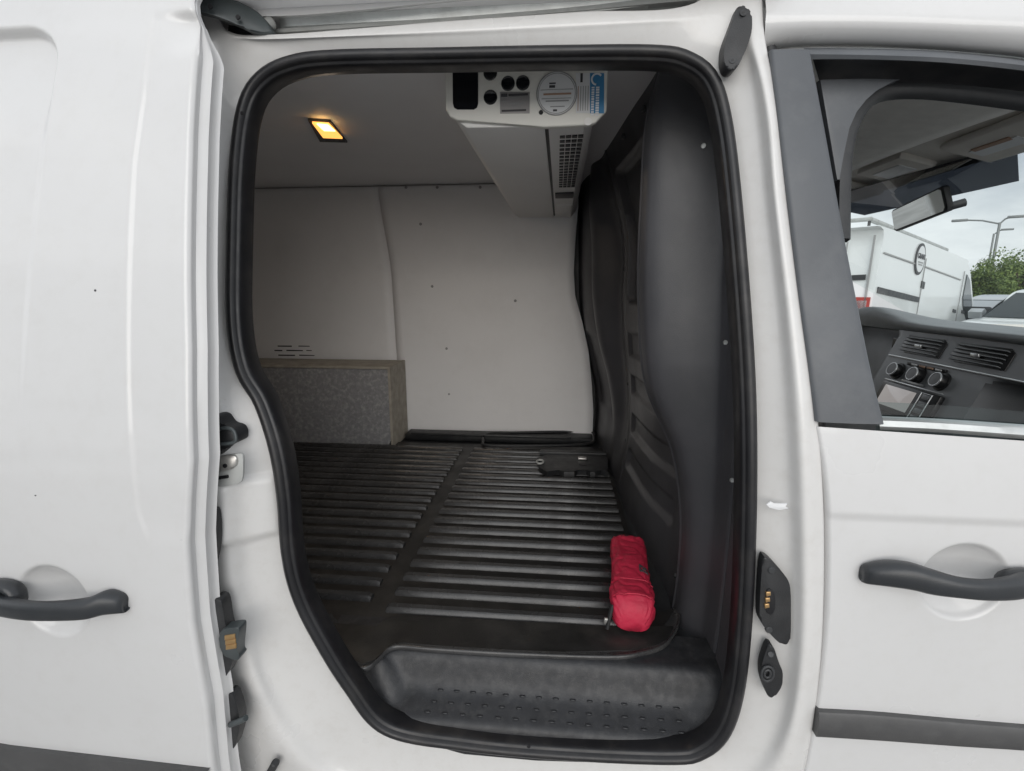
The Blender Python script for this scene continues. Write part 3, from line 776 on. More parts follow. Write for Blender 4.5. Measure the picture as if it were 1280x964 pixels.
# a box-like column beside the door: side face, rounded front, then the recessed panels and a second rib further in
COL_Y = [.74, .80, .86, .885, .900, .910, .920, .930, .942, .960, .985]
COL_T = [0, .01, .03, .07, .16, .36, .60, .80, .93, 1.0, 1.0]
COL_R = [.292, .298, .300, .299, .296, .292, .288, .282, .262]      # where the side face stands
COL_C = [.247, .258, .254, .230, .174, .153, .148, .153, .190]      # how far the front bulges rearwards
FAR_Y = [1.02, 1.06, 1.3, 1.66, 1.76, 1.81, 1.88, 1.93, 2.03, 2.3]
FAR_X = np.array([
    [.246, .244, .222, .200, .195, .190, .190, .185, .178, .165],
    [.268, .272, .242, .228, .225, .210, .210, .215, .195, .172],
    [.278, .284, .252, .240, .236, .206, .206, .226, .198, .162],
    [.258, .274, .246, .234, .228, .186, .186, .216, .178, .132],
    [.212, .240, .230, .218, .208, .152, .152, .196, .146, .102],
    [.196, .232, .218, .204, .192, .128, .128, .180, .124, .082],
    [.192, .226, .212, .198, .184, .118, .118, .172, .114, .074],
    [.186, .206, .190, .160, .146, .100, .100, .134, .098, .070],
    [.178, .168, .146, .116, .108, .104, .098, .094, .086, .060]])
BY = COL_Y + FAR_Y
BX = np.array([[r + (c - r) * t for t in COL_T] + list(f) for r, c, f in zip(COL_R, COL_C, FAR_X)])
ys = np.r_[np.linspace(.74, .88, 30), np.linspace(.882, 1.0, 80), np.linspace(1.004, 1.12, 30), np.linspace(1.125, 2.3, 150)]
zs = np.linspace(.50, 1.70, 190)
rows = np.array([herm(BY, r, ys) for r in BX])
XB = np.array([herm(BZ, rows[:, j], zs) for j in range(len(ys))]).T
YY, ZZ = np.meshgrid(ys, zs)
def rrect(y, z, y0, y1, z0, z1, r, soft):
    dy = np.abs(y - (y0 + y1) / 2) - (y1 - y0) / 2 + r
    dz = np.abs(z - (z0 + z1) / 2) - (z1 - z0) / 2 + r
    sd = np.hypot(np.maximum(dy, 0), np.maximum(dz, 0)) + np.minimum(np.maximum(dy, dz), 0) - r
    return sst(soft, -soft, sd)
XB = XB + .022 * rrect(YY, ZZ, 1.13, 1.60, 1.20, 1.58, .015, .005)
for zc, h in ((1.08, .035), (.95, .03), (.82, .03), (.70, .028)):
    XB += .012 * rrect(YY, ZZ - .06 * (1.35 - YY), 1.13, 1.62, zc - h, zc + h, .012, .005)
XB += .012 * rrect(YY, ZZ, 1.94, 2.2, .75, 1.05, .03, .015)
# seam lines pressed into the panel
XB += .006 * np.exp(-((YY - .835) / .004) ** 2)
XB -= .004 * np.exp(-((YY - 1.655) / .005) ** 2)
XB -= .0035 * np.exp(-((YY - .978) / .0035) ** 2)
near_y = np.maximum(.74, YS(ZZ) + .068)
YY = np.where(YY < 1.0, near_y + (YY - .74) * (1.0 - near_y) / .26, YY)
V = np.stack([XB, YY, ZZ], -1).reshape(-1, 3)
bulk = mesh('bulkhead', V, gridfaces(len(zs), len(ys)), 'bulkhead_plastic', van, ang=60)
def bx(y, z):
    return float(herm(BZ, [herm(BY, r, np.array([y]))[0] for r in BX], np.array([z]))[0])
for y, z in ((1.12, 1.45), (1.12, 1.0), (1.12, .80), (1.69, 1.3), (1.69, .92), (1.69, .72), (1.02, .62)):
    x = bx(y, z)
    lathe('bulkhead_clip', [(.0001, .004), (.004, .0035), (.006, .001), (.006, -.003)], 'trim_dark', bulk, (x, y, z), Vector((-1, -.1, 0)).to_track_quat('Z', 'Y').to_matrix(), 10)
for y, z in ((1.05, 1.60), (1.22, 1.60), (1.42, 1.60)):
    box('bulkhead_tab', (bx(y, z) - .008, y, z + .03), (.02, .02, .012), 'trim_dark', bulk, bev=.003)

# ---- load space: floor pan, linings, shell
box('floor_pan', (-.35, 1.60, .545), (3.4, 1.5, .02), 'trim_dark', van, bev=0)
ceil_z = 1.655
ceiling = box('ceiling_lining', (-.9, 1.5, ceil_z + .006), (2.4, 1.5, .012), 'ceiling_lining', van, bev=.002)
def wall_y(z):
    return 2.2 - .10 * sst(1.28, 1.66, z) ** 1.0
def lining(name, xl, xr, off, zb, zt):
    zs_ = np.linspace(zb, zt, 60)
    V = []
    for z in zs_:
        a, b = xl(z), xr(z)
        for t in np.linspace(0, 1, 24):
            x = a + (b - a) * t
            V.append((x, wall_y(z) + off + .003 * math.sin(x * 5.1 + z * 2.3), z))
    o = mesh(name, V, gridfaces(60, 24), 'lining_white', van)
    md = o.modifiers.new('thickness', 'SOLIDIFY')
    md.thickness = .006
    md.offset = 1 if False else 0
    return o
er = sorted([(0.064,2.180,1.561), (0.057,2.180,1.439), (0.055,2.180,1.308), (0.063,2.180,1.208), (0.096,2.180,1.098), (0.128,2.180,0.966), (0.146,2.180,0.824), (0.157,2.180,0.697), (0.157,2.180,0.574)], key=lambda p: p[2])
ez2 = [p[2] for p in er]; ex2 = [p[0] for p in er]
lr = lining('side_lining', lambda z: -.735 - .02 * (z - .6), lambda z: float(np.interp(z, ez2, ex2)), 0, .575, 1.652)
ll = lining('side_lining', lambda z: -2.05, lambda z: -.728 - .02 * (z - .6), .004, .575, 1.652)
def rivet(p, parent):
    lathe('rivet', [(.0001, .0025), (.004, .002), (.006, .0005), (.0062, -.001)], 'print_grey', parent, p, Vector((0, -1, 0)).to_track_quat('Z', 'Y').to_matrix(), 10)
for p in ((-0.592,2.185,1.505), (-0.567,2.193,1.248), (-0.197,2.193,1.186), (-0.509,2.193,0.972), (-0.503,2.193,0.761), (-0.508,2.092,1.643), (-0.638,2.092,1.645), (-0.331,2.092,1.640)):
    rivet((p[0], wall_y(p[2]) - .004, p[2]), lr)
for p in ((-1.196,2.100,1.644), (-0.968,2.100,1.643), (-0.738,2.100,1.645)):
    rivet((p[0], wall_y(p[2]) + .004, p[2]), ll)
# slots cut through the lining above the wheel arch
for row, xsl in ((433, (342, 367)), (439, (341, 357, 379)), (445, (345, 371))):
    pass
for a, b in (((-1.317,2.197,0.973), (-1.247,2.197,0.974)), ((-1.215,2.197,0.974), (-1.141,2.197,0.975)), ((-1.335,2.197,0.952), (-1.296,2.197,0.953)), ((-1.276,2.197,0.953), (-1.194,2.197,0.954)), ((-1.178,2.197,0.954), (-1.120,2.197,0.955)), ((-1.318,2.197,0.930), (-1.235,2.197,0.931)), ((-1.215,2.197,0.931), (-1.137,2.197,0.932))):
    c = [(a[i] + b[i]) / 2 for i in range(3)]
    box('vent_slot', (c[0], wall_y(c[2]) + .0045, c[2]), (abs(b[0] - a[0]), .004, .0055), 'dark_hole', ll, bev=.001, seg=1)

# wheel arch box
arch = prism('wheel_arch_box', [(-2.0, 1.985, .575), (-.725, 1.985, .575), (-.712, 1.985, .60), (-.712, 1.985, .907), (-2.0, 1.985, .907)], (0, .20, 0), 'arch_carpet', van, bev=.004)
box('arch_edge_trim', (-1.372, 2.08, .913), (1.33, .198, .012), 'arch_trim', arch, bev=.003)
prism('arch_edge_trim', [(-.712, 1.978, .566), (-.700, 1.978, .566), (-.700, 1.978, .919), (-.712, 1.978, .919)], (0, .205, 0), 'arch_trim', arch, bev=.003)

# dark body showing past the linings, and the ledge at the foot of the far wall
box('inner_body_side', (-.95, 2.30, 1.1), (2.3, .02, 1.3), 'trim_dark', van, bev=0)
sill = box('far_sill', (-.27, 2.165, .575), (.85, .10, .03), 'black_plastic', van, bev=.008)
tr = [(-0.337,2.048,0.600), (-0.309,2.149,0.600), (0.137,2.217,0.600), (0.154,2.095,0.600), (0.135,2.003,0.600), (-0.280,1.942,0.600)]
sweep('sill_pocket_rim', spline([(-0.318,2.019,0.595), (-0.320,2.126,0.595), (-0.208,2.162,0.595), (0.137,2.209,0.595), (0.157,2.135,0.595), (0.138,2.041,0.595), (0.009,1.995,0.595), (-0.283,1.967,0.595)], 50, True), circ(.006, 8), 'black_plastic', sill, closed=True, ang=180)
box('sill_bead', (-.30, 2.10, .597), (.72, .012, .012), 'black_plastic', sill, bev=.004)

# floor bracket near the bulkhead
brk = prism('floor_bracket', [(-0.076,1.817,0.605), (-0.040,1.849,0.605), (0.190,1.881,0.605), (0.190,1.816,0.605), (0.178,1.681,0.605), (0.157,1.702,0.605), (0.133,1.676,0.605), (0.116,1.675,0.605), (0.103,1.697,0.605), (0.072,1.694,0.605), (0.060,1.669,0.605), (0.024,1.666,0.605), (0.004,1.688,0.605), (-0.035,1.660,0.605), (-0.065,1.705,0.605)], (0, 0, -.018), 'black_plastic', van, bev=.004)
sweep('bracket_eye', [((-0.064,1.751,0.610)[0] + .012 * math.cos(a), (-0.064,1.751,0.610)[1] + .02 * math.sin(a), .609) for a in np.linspace(0, 2 * math.pi, 20, endpoint=False)], circ(.004, 8), 'rail_grey', brk, closed=True, up=(0, 0, 1), ang=180)
box('bracket_latch', (0.093,1.801,0.610), (.032, .02, .008), 'steel', brk, bev=.002)
disc('bracket_hole', (0.094,1.751,0.606), (0, 0, 1), .016, 'dark_hole', brk, n=16)
box('bracket_rail', (.06, 1.88, .60), (.26, .03, .02), 'trim_dark', brk, bev=.004)

# shell that closes the van: roof, far side, rear, near side behind the sliding door, bonnet end
rz = np.linspace(0, 1, 30)
V = []
pr = [(YS(z), z) for z in np.linspace(1.665, 1.9, 14)]
pr = [(float(a), float(b)) for a, b in pr]
pr = pr + [(3.2 - a, b) for a, b in reversed(pr)]
for x in (-2.1, -1, 0, .6, .95):
    V += [(x, a + .004, b) for a, b in pr]
mesh('roof_panel', V, gridfaces(5, len(pr)), 'white_paint', van)
box('far_body_side', (-.85, 2.5, 1.0), (2.5, .03, 1.5), 'white_paint', van, bev=.01)
box('rear_doors', (-2.1, 1.6, 1.15), (.04, 1.75, 1.4), 'white_paint', van, bev=.01)
V = []
for z in np.linspace(.3, 1.69, 20):
    V += [(x, float(YS(z)) + .012, z) for x in (-2.1, -1.4, -.8)]
mesh('rear_body_side', V, gridfaces(20, 3), 'white_paint', van)
box('near_side_lining', (-1.3, .80, 1.1), (1.45, .012, 1.15), 'lining_white', van, bev=0)
box('underbody', (.0, 1.6, .30), (4.2, 1.7, .03), 'trim_dark', van, bev=0)

# ---- moulded step in the doorway
stx = np.linspace(-.44, .33, 90)
stp = [(.716, .44), (.7165, .465), (.717, .485), (.7215, .497), (.738, .505), (.755, .5125), (.767, .520), (.776, .532), (.783, .549), (.789, .564), (.797, .573), (.812, .5755), (.88, .5755)]
prof = spline(stp, 44)
V = []
for y, z in prof:
    for x in stx:
        yy, z2 = y, z
        # the well rises to floor level at its left end and again beside the bulkhead
        l = float(sst(-.265, -.325, x)) ; r = float(sst(.225, .285, x))
        top = .574
        k = max(l, r * .55) * float(sst(.735, .775, y))
        z2 = z + (top - z) * k if z < top else z
        V.append((x, yy, z2))
step = mesh('door_step', V, gridfaces(len(prof), len(stx)), 'step_plastic', van, ang=180)
def step_z(y):
    k = prof[:, 1] > .499
    return float(np.interp(y, prof[k, 0], prof[k, 1]))
# raised dashes of the tread
td = None
rows_t = [((536, 857), (881, 872), .0), ((530, 875), (883, 894), 0), ((526, 893), (884, 915), 0)]
T0 = [((-.205, .766, 0), (.245, .766, 0), 16), ((-.213, .749, 0), (.247, .749, 0), 16), ((-.221, .733, 0), (.249, .733, 0), 16)]
for a, b, n in T0:
    for i in range(n):
        t = i / (n - 1)
        x = a[0] + (b[0] - a[0]) * t
        y = a[1]
        if td is None:
            td = box('tread_dash', (0, 0, 0), (.0105, .0042, .0032), 'step_plastic', step, bev=.0012, seg=1)
            td.location = (x, y, step_z(y) + .0008)
        else:
            c = copyobj(td, step, (0, 0, 0))
            c.location = (x, y, step_z(y) + .0008)

# ---- interior lamp in the ceiling
Lq = [(-0.627,1.288,1.652), (-0.589,1.304,1.652), (-0.613,1.452,1.652), (-0.674,1.439,1.652)]
lamp = prism('interior_lamp', [(-0.632,1.280,1.654), (-0.582,1.297,1.654), (-0.615,1.473,1.654), (-0.689,1.458,1.654)], (0, 0, -.006), 'print_dark', van, bev=.001)
prism('lamp_lens', [(-0.621,1.279,1.646), (-0.584,1.292,1.646), (-0.602,1.411,1.646), (-0.651,1.399,1.646)], (0, 0, -.005), 'lamp_lens', lamp, bev=.001)
prism('lamp_bulb', [(-0.607,1.274,1.640), (-0.584,1.286,1.640), (-0.587,1.333,1.640), (-0.614,1.327,1.640)], (0, 0, -.003), 'lamp_lens_hot', lamp, bev=.001)
pl_ = bpy.data.lights.new('lamp_light', 'AREA')
pl_.energy = .65
pl_.size = .08
pl_.color = (1.0, .80, .60)
plo = bpy.data.objects.new('lamp_light', pl_)
COL.objects.link(plo)
lc = np.mean(np.array(Lq), 0)
plo.location = (lc[0], lc[1], 1.630)

# ================================================================== RUBBER FLOOR MAT
fm = empty('rubber_floor_mat', (-.3, 1.45, .556), label='black ribbed rubber mat covering the floor of the load space', cat='floor mat')
near = spline([(-0.467,0.835,0.582), (-0.426,0.797,0.582), (-0.382,0.755,0.582), (-0.347,0.736,0.582), (-0.326,0.741,0.582), (-0.314,0.766,0.582), (-0.307,0.787,0.582), (-0.288,0.796,0.582), (-0.226,0.795,0.582), (-0.077,0.797,0.582), (0.098,0.806,0.582), (0.158,0.820,0.582), (0.206,0.845,0.582), (0.240,0.893,0.582), (0.257,0.939,0.582)], 120)
# the front edge rises slightly into a lip, wavy at its left corner
V = []
far_y = 2.04
for i, p in enumerate(near):
    x0, y0 = p[0], p[1]
    col = []
    x_in = x0
    for dy, dz in ((-.002, -.004), (-.0035, .004), (0, .006), (.005, .003), (.02, .0), (.05, -.002)):
        col.append((x0, y0 + dy, .578 + dz))
    V.append(col)
nn = len(near)
P0 = [(c[j]) for c in V for j in range(6)]
fsz = 6
faces = gridfaces(nn, fsz)
edge = mesh('mat_front_edge', P0, faces, 'mat_rib', fm, ang=180)  # pale rib rubber stands in for the highlight along the lip
# flat sheet
bm_pts = [(float(p[0]), float(p[1]) + .03, .575) for p in near] + [(.205, .95, .575), (.20, 1.6, .575), (.185, far_y, .575), (-1.55, far_y, .575), (-1.55, .84, .575), (-.56, .84, .575)]
prism('mat_sheet', bm_pts, (0, 0, -.008), 'mat_rubber', fm, bev=0)
# front border a little thicker than the ribbed field
bp = [(-0.481,0.853,0.580), (-0.436,0.845,0.580), (-0.353,0.846,0.580), (-0.340,0.874,0.580), (-0.317,0.887,0.580), (-0.086,0.889,0.580), (0.114,0.891,0.580), (0.237,0.905,0.580), (0.218,0.862,0.580), (0.159,0.828,0.580), (0.011,0.810,0.580), (-0.198,0.802,0.580), (-0.291,0.804,0.580), (-0.307,0.796,0.580), (-0.321,0.760,0.580), (-0.342,0.746,0.580), (-0.384,0.766,0.580), (-0.436,0.810,0.580)]
prism('mat_border', bp, (0, 0, -.006), 'mat_rubber', fm, bev=.0015)
def rib(x0, x1, name='mat_rib'):
    pr = [(-.0125, -.003), (-.0095, .005), (-.0065, .008), (.0065, .008), (.0095, .005), (.0125, -.003)]
    L = x1 - x0
    V = []
    for x, s in ((x0, .55), (x0 + .008, 1), (x1 - .008, 1), (x1, .55)):
        V += [(x - (x0 + x1) / 2, a, b if b < 0 else b * (s if s < 1 else 1)) for a, b in pr]
    F = gridfaces(4, 6, False, True) + [tuple(range(6)), tuple(range(18, 24))]
    o = mesh(name, V, F, 'mat_rib', fm, ang=35)
    o.location = ((x0 + x1) / 2, 0, .578)
    return o
r0 = rib(-.352, .187)
r1 = rib(-1.5, -.397)
rng = random.Random(4)
for i in range(19):
    y = .908 + i * .0583
    o = r0 if i == 0 else copyobj(r0, fm, (0, 0, 0))
    o.location = (r0.location.x, y, .578)
for i in range(19):
    y = .940 + i * .0565
    o = r1 if i == 0 else copyobj(r1, fm, (0, 0, 0))
    x = r1.location.x
    o.location = (x, y, .578)

# ================================================================== RED POUCH
ax0, ax1 = Vector((.150, .868, .59)), Vector((.178, 1.165, .59))
pouch = empty('red_pouch', (.165, 1.01, .586), label='red zipped fabric pouch lying on the ribbed mat against the bulkhead', cat='pouch')
rng = random.Random(7)
NS, NR = 110, 72
V = []
dirv = (ax1 - ax0)
sd = dirv.cross(Vector((0, 0, 1))).normalized()
for i in range(NS):
    t = i / (NS - 1)
    endc = min(1, (min(t, 1 - t) / .07)) ** .4 if 0 < t < 1 else 0.02
    endc = max(endc, .02)
    w = (.042 - .002 * t + .0012 * math.sin(t * 9)) * (.55 + .45 * endc)
    h = (.062 - .006 * t + .002 * math.sin(t * 13 + 1)) * (.35 + .65 * endc)
    c = ax0 + dirv * t
    for j in range(NR):
        a = 2 * math.pi * j / NR
        ca, sa = math.cos(a), math.sin(a)
        e = .6
        x = w * math.copysign(abs(ca) ** e, ca)
        z = h * .5 * math.copysign(abs(sa) ** e, sa)
        # folds running round the fabric
        nv = Vector((t * 7 + .8 * ca, ca * 1.6, sa * 1.6))
        f = -.0032 * max(0, 1 - abs(noise.noise(nv)) * 5) + .0022 * noise.noise(nv * 2.3) + .0012 * noise.noise(nv * 6)
        if sa > 0:
            f += -.0025 * math.exp(-((t - .30 - .02 * ca) / .012) ** 2) + .002 * math.exp(-((t - .22) / .05) ** 2) - .002 * math.exp(-((t - .10) / .01) ** 2)
        k = 1 + f / .04
        p = c + sd * (x * k)
        V.append((p.x, p.y, .589 + h * .5 + z * k))
body = mesh('pouch_body', V, gridfaces(NS, NR, False, True) + [tuple(range(NR)), tuple(range((NS - 1) * NR, NS * NR))], 'red_fabric', pouch, ang=180)
def pp(t, s, lift=.001):
    """a point on top of the pouch: t along, s across (-1..1)"""
    i = int(t * (NS - 1))
    best = None
    a = math.acos(max(-1, min(1, s)))
    j = int(round(a / (2 * math.pi) * NR)) % NR
    v = Vector(V[i * NR + j])
    return v + Vector((0, 0, lift))
# seam piping
for t in (.10, .30):
    pts = [pp(t, math.cos(a), .0008) for a in np.linspace(.25, math.pi - .25, 16)]
    tube('pouch_seam', [tuple(p) for p in pts], .0016, 'red_fabric', body, n=6)
# black buckle marks at the far end and the printed emblem
for s0, s1 in ((-.85, -.55), (-.3, 0)):
    q = [pp(.91, s0), pp(.91, s1), pp(.945, s1), pp(.945, s0)]
    prism('strap_loop', [tuple(v) for v in q], (0, 0, .001), 'black_webbing', body, bev=0)
for (t0, t1, s0, s1) in ((.40, .403, .30, .80), (.455, .458, .30, .80), (.40, .458, .30, .36), (.40, .458, .74, .80), (.42, .438, .45, .52), (.42, .438, .60, .67), (.428, .432, .45, .67)):
    i0 = t0; i1 = max(t1, t0 + .018)
    q = [pp(i0, s0, .0035), pp(i0, s1, .0035), pp(i1, s1, .0035), pp(i1, s0, .0035)]
    prism('emblem_print', [tuple(v) for v in q], (0, 0, -.004), 'print_dark', body, bev=0)
tube('zip_pull', [tuple(pp(.06, -.98)), tuple(pp(.045, -1) + Vector((-.008, -.004, -.012))), tuple(pp(.04, -1) + Vector((-.012, -.010, -.03)))], .004, 'black_webbing', body, n=6)
box('zip_slider', tuple(pp(.04, -1) + Vector((-.014, -.004, -.016))), (.008, .006, .012), 'steel', body, bev=.002)

# ================================================================== REFRIGERATION UNIT
ru = empty('refrigeration_unit', (-.07, 1.52, 1.52), label='pale grey refrigeration unit hung under the ceiling of the load space', cat='cooling unit')
zb = 1.522
secL = [(-.206, ceil_z - .001), (-.206, 1.556), (-.192, zb + .014), (-.174, zb + .002), (-.034, zb), (-.034, ceil_z - .001)]
casing = prism('casing', [(x, .957, z) for x, z in secL], (0, 1.16, 0), 'unit_plastic', ru, bev=.004)
secR = [(-.027, ceil_z - .001), (-.027, zb), (.036, zb + .002), (.054, zb + .022), (.062, 1.585), (.062, ceil_z - .001)]
side = prism('side_panel', [(x, .957, z) for x, z in secR], (0, 1.16, 0), 'unit_plastic', ru, bev=.002)
box('panel_gap', (-.0305, 1.53, zb + .05), (.008, 1.14, .09), 'dark_hole', ru, bev=0)
plate = prism('face_plate', [(-.210, .945, ceil_z - .001), (-.210, .945, 1.553), (-.203, .945, 1.541), (-.190, .945, 1.534), (-.06, .945, 1.522), (-.035, .945, 1.518), (.044, .945, 1.5195), (.055, .945, 1.523), (.0735, .945, 1.541), (.0745, .945, ceil_z - .001)], (0, .012, 0), 'unit_face', ru, bev=.003, seg=3)
FY = .9445
def onface(pts, m, name, parent, th=.0012, bev=0):
    return prism(name, [(p[0], FY - th + .0003, p[2]) for p in pts], (0, th, 0), m, parent, bev=bev)
onface([(-0.195,0.944,1.637), (-0.150,0.944,1.635), (-0.151,0.944,1.559), (-0.153,0.944,1.553), (-0.159,0.944,1.550), (-0.188,0.944,1.551), (-0.194,0.944,1.554), (-0.196,0.944,1.561)], 'display_dark', 'control_window', plate, bev=0)
for c in ((-0.129,0.944,1.608), (-0.129,0.944,1.569), (-0.098,0.944,1.590), (-0.072,0.944,1.590)):
    lathe('plug_hole', [(.0001, .0006), (.0088, .0006), (.0106, .0018), (.0119, .001), (.0121, -.001)], 'display_dark', plate, (c[0], FY, c[2]), Vector((0, -1, 0)).to_track_quat('Z', 'Y').to_matrix(), 24)
disc('small_hole', ((-0.040,0.944,1.542)[0], FY - .0006, (-0.040,0.944,1.542)[2]), (0, -1, 0), .0038, 'dark_hole', plate, n=14)
rating = onface([(-0.112,0.944,1.577), (-0.060,0.944,1.575), (-0.060,0.944,1.541), (-0.112,0.944,1.542)], 'sticker_grey', 'rating_plate', plate)
def bars(parent, m, rows, y=FY - .0016):
    for (x0, x1, z0, h) in rows:
        box('print_line', ((x0 + x1) / 2, y, z0), (x1 - x0, .0006, h), m, parent, bev=0)
def pxbar(a, b, h):
    return (a[0], b[0], a[2], h)
bars(rating, 'print_dark', [pxbar((-0.110,0.944,1.571), (-0.099,0.944,1.571), .005), pxbar((-0.097,0.944,1.571), (-0.063,0.944,1.570), .0035), pxbar((-0.109,0.944,1.546), (-0.066,0.944,1.544), .003)])
bars(rating, 'print_grey', [pxbar((-0.097,0.944,1.566), (-0.084,0.944,1.565), .002), pxbar((-0.097,0.944,1.557), (-0.070,0.944,1.557), .003), pxbar((-0.097,0.944,1.552), (-0.074,0.944,1.552), .002), pxbar((-0.109,0.944,1.562), (-0.102,0.944,1.561), .0015), pxbar((-0.109,0.944,1.553), (-0.102,0.944,1.552), .0015)])
rs_c = (-0.013,0.944,1.571)
rnd = disc('round_sticker', (rs_c[0], FY - .001, rs_c[2]), (0, -1, 0), .0345, 'sticker_white', plate, n=40, th=.001)
for r_, w_ in ((.0345, .0009), (.0318, .0005)):
    sweep('sticker_rim', [(rs_c[0] + r_ * math.cos(a), FY - .0014, rs_c[2] + r_ * math.sin(a)) for a in np.linspace(0, 2 * math.pi, 48, endpoint=False)], circ(w_, 6), 'print_grey', rnd, closed=True, ang=180)
bars(rnd, 'print_grey', [pxbar((-0.041,0.944,1.577), (0.015,0.944,1.575), .0009), pxbar((-0.039,0.944,1.563), (0.012,0.944,1.562), .0009), pxbar((-0.032,0.944,1.559), (0.008,0.944,1.558), .002), pxbar((-0.024,0.944,1.550), (0.001,0.944,1.549), .0015)])
bars(rnd, 'print_rust', [pxbar((-0.036,0.944,1.570), (0.012,0.944,1.569), .0028)])
bars(rnd, 'print_dark', [pxbar((-0.026,0.944,1.587), (-0.015,0.944,1.586), .002), pxbar((-0.026,0.944,1.582), (-0.016,0.945,1.581), .004), pxbar((-0.019,0.944,1.544), (-0.012,0.944,1.544), .003)])
ws = onface([(0.019,0.944,1.602), (0.043,0.944,1.601), (0.045,0.944,1.538), (0.021,0.944,1.539)], 'sticker_white', 'notice_sticker', plate)
for i in range(5):
    a = (0.024,0.944,1.581); b = (0.025,0.944,1.542)
    x = a[0] + i * .0042
    box('print_line', (x, FY - .0016, (a[2] + b[2]) / 2), (.0012, .0006, a[2] - b[2]), 'print_rust' if i == 0 else 'print_grey', ws, bev=0)
box('print_line', ((0.029,0.944,1.594)[0], FY - .0016, (0.029,0.944,1.594)[2]), (.004, .0006, .014), 'print_dark', ws, bev=0)
bs = onface([(0.043,0.944,1.601), (0.067,0.944,1.600), (0.069,0.944,1.537), (0.045,0.944,1.538)], 'sticker_blue', 'blue_sticker', plate)
c = (0.055,0.944,1.591)
sweep('sticker_arrow', [(c[0] + .0085 * math.cos(a), FY - .0016, c[2] + .0085 * math.sin(a)) for a in np.linspace(.6, 4.6, 20)], circ(.0016, 6, .0004), 'print_white', bs, ang=180)
rng = random.Random(3)
for k, xo in ((0, 741.5), (1, 747.5)):
    a = (0.049,0.944,1.579) if k == 0 else (0.057,0.944,1.579)
    z = a[2]
    while z > a[2] - .045:
        h = rng.uniform(.0018, .0034)
        box('print_letter', (a[0], FY - .0016, z - h / 2), (.0048 if k == 0 else .0058, .0006, h), 'print_white', bs, bev=0)
        z -= h + rng.uniform(.0008, .0016)
box('rear_slot', (.006, 1.62, zb - .001), (.056, .075, .006), 'dark_hole', side, bev=.001)
box('foot_cover', (.008, 1.90, zb - .001), (.050, .20, .006), 'unit_plastic', side, bev=.002)
# louvre slots in the underside: one grille
bm = bmesh.new()
for i in range(17):
    for j in range(4):
        y = 1.02 + i * .0295
        x = -.002 + j * .0115 - .0002 * i
        ret = bmesh.ops.create_cube(bm, size=1)
        for v in ret['verts']:
            v.co = Vector((x + v.co.x * .0098, y + v.co.y * .0135, zb + .0004 + v.co.z * .003))
bmfin('air_grille', bm, 'dark_hole', side, 30)
disc('paper_dot', ((0.042,0.945,1.525)[0], FY - .0006, (0.042,0.945,1.525)[2]), (0, -1, 0), .0065, 'unit_plastic', plate, n=20)

# ================================================================== CAB (parts of the van)
V = []
hx = np.linspace(.30, .875, 16)
for x in hx:
    for y in np.linspace(.80, 2.45, 20):
        z = 1.64 - .05 * sst(.55, .875, x) - .03 * ((y - 1.62) / .8) ** 2
        V.append((x, y, float(z)))
hl = mesh('headliner', V, gridfaces(16, 20), 'headliner', van, ang=180)
md = hl.modifiers.new('t', 'SOLIDIFY'); md.thickness = .012; md.offset = 1
box('headliner_gap', (.882, 1.62, 1.603), (.014, 1.5, .012), 'dark_hole', van, bev=0)
# header panel and sun visors
V = []
for x, z in ((.885, 1.603), (.92, 1.596), (.98, 1.578), (1.03, 1.562), (1.045, 1.552), (1.047, 1.562), (.99, 1.60)):
    for y in np.linspace(.82, 2.42, 10):
        V.append((x, y, z))
hd = mesh('header_panel', V, gridfaces(7, 10), 'visor', van, ang=60)
vs = box('sun_visor', (.985, 1.20, 1.566), (.13, .42, .018), 'visor', van, bev=.008, rot=(0, R(15), 0), seg=3)
box('visor_label', (.985, 1.31, 1.5555), (.035, .13, .002), 'sticker_white', vs, bev=0, rot=(0, R(15), 0))
box('visor_label', (.967, 1.31, 1.5600), (.012, .10, .003), 'print_rust', vs, bev=0, rot=(0, R(15), 0))
box('sun_visor', (.985, 2.03, 1.566), (.13, .42, .018), 'visor', van, bev=.008, rot=(0, R(15), 0), seg=3)
rl_ = box('roof_console', (.95, 1.62, 1.580), (.10, .20, .02), 'visor', van, bev=.006, rot=(0, R(14), 0))
box('console_lens', (.95, 1.62, 1.5695), (.05, .12, .006), 'sticker_white', rl_, bev=.002, rot=(0, R(14), 0))
# windscreen
def ws_pt(x, y):
    z = 1.565 - (x - 1.045) * .56
    x2 = x - (.30 if y > 1.62 else .20) * ((y - 1.62) / .78) ** 2
    return (x2, y, z)
V = [ws_pt(x, y) for x in np.linspace(1.04, 1.95, 10) for y in np.linspace(.86, 2.38, 10)]
wscr = mesh('windscreen', V, gridfaces(10, 10), 'windscreen_glass', van, ang=180)
V = [(p[0], p[1], p[2] - .004) for p in (ws_pt(1.047, 1.30), ws_pt(1.147, 1.43), ws_pt(1.155, 1.99), ws_pt(1.047, 2.10))]
prism('tint_patch', V, (0, 0, -.001), 'tint_glass', wscr, bev=0)
tube('windscreen_pillar', [(.86, .84, 1.57), (1.2, .84, 1.36), (1.70, .84, 1.06)], .03, 'trim_dark', van)
tube('windscreen_pillar', [(.72, 2.40, 1.57), (1.05, 2.40, 1.36), (1.36, 2.42, 1.10)], .03, 'trim_dark', van)
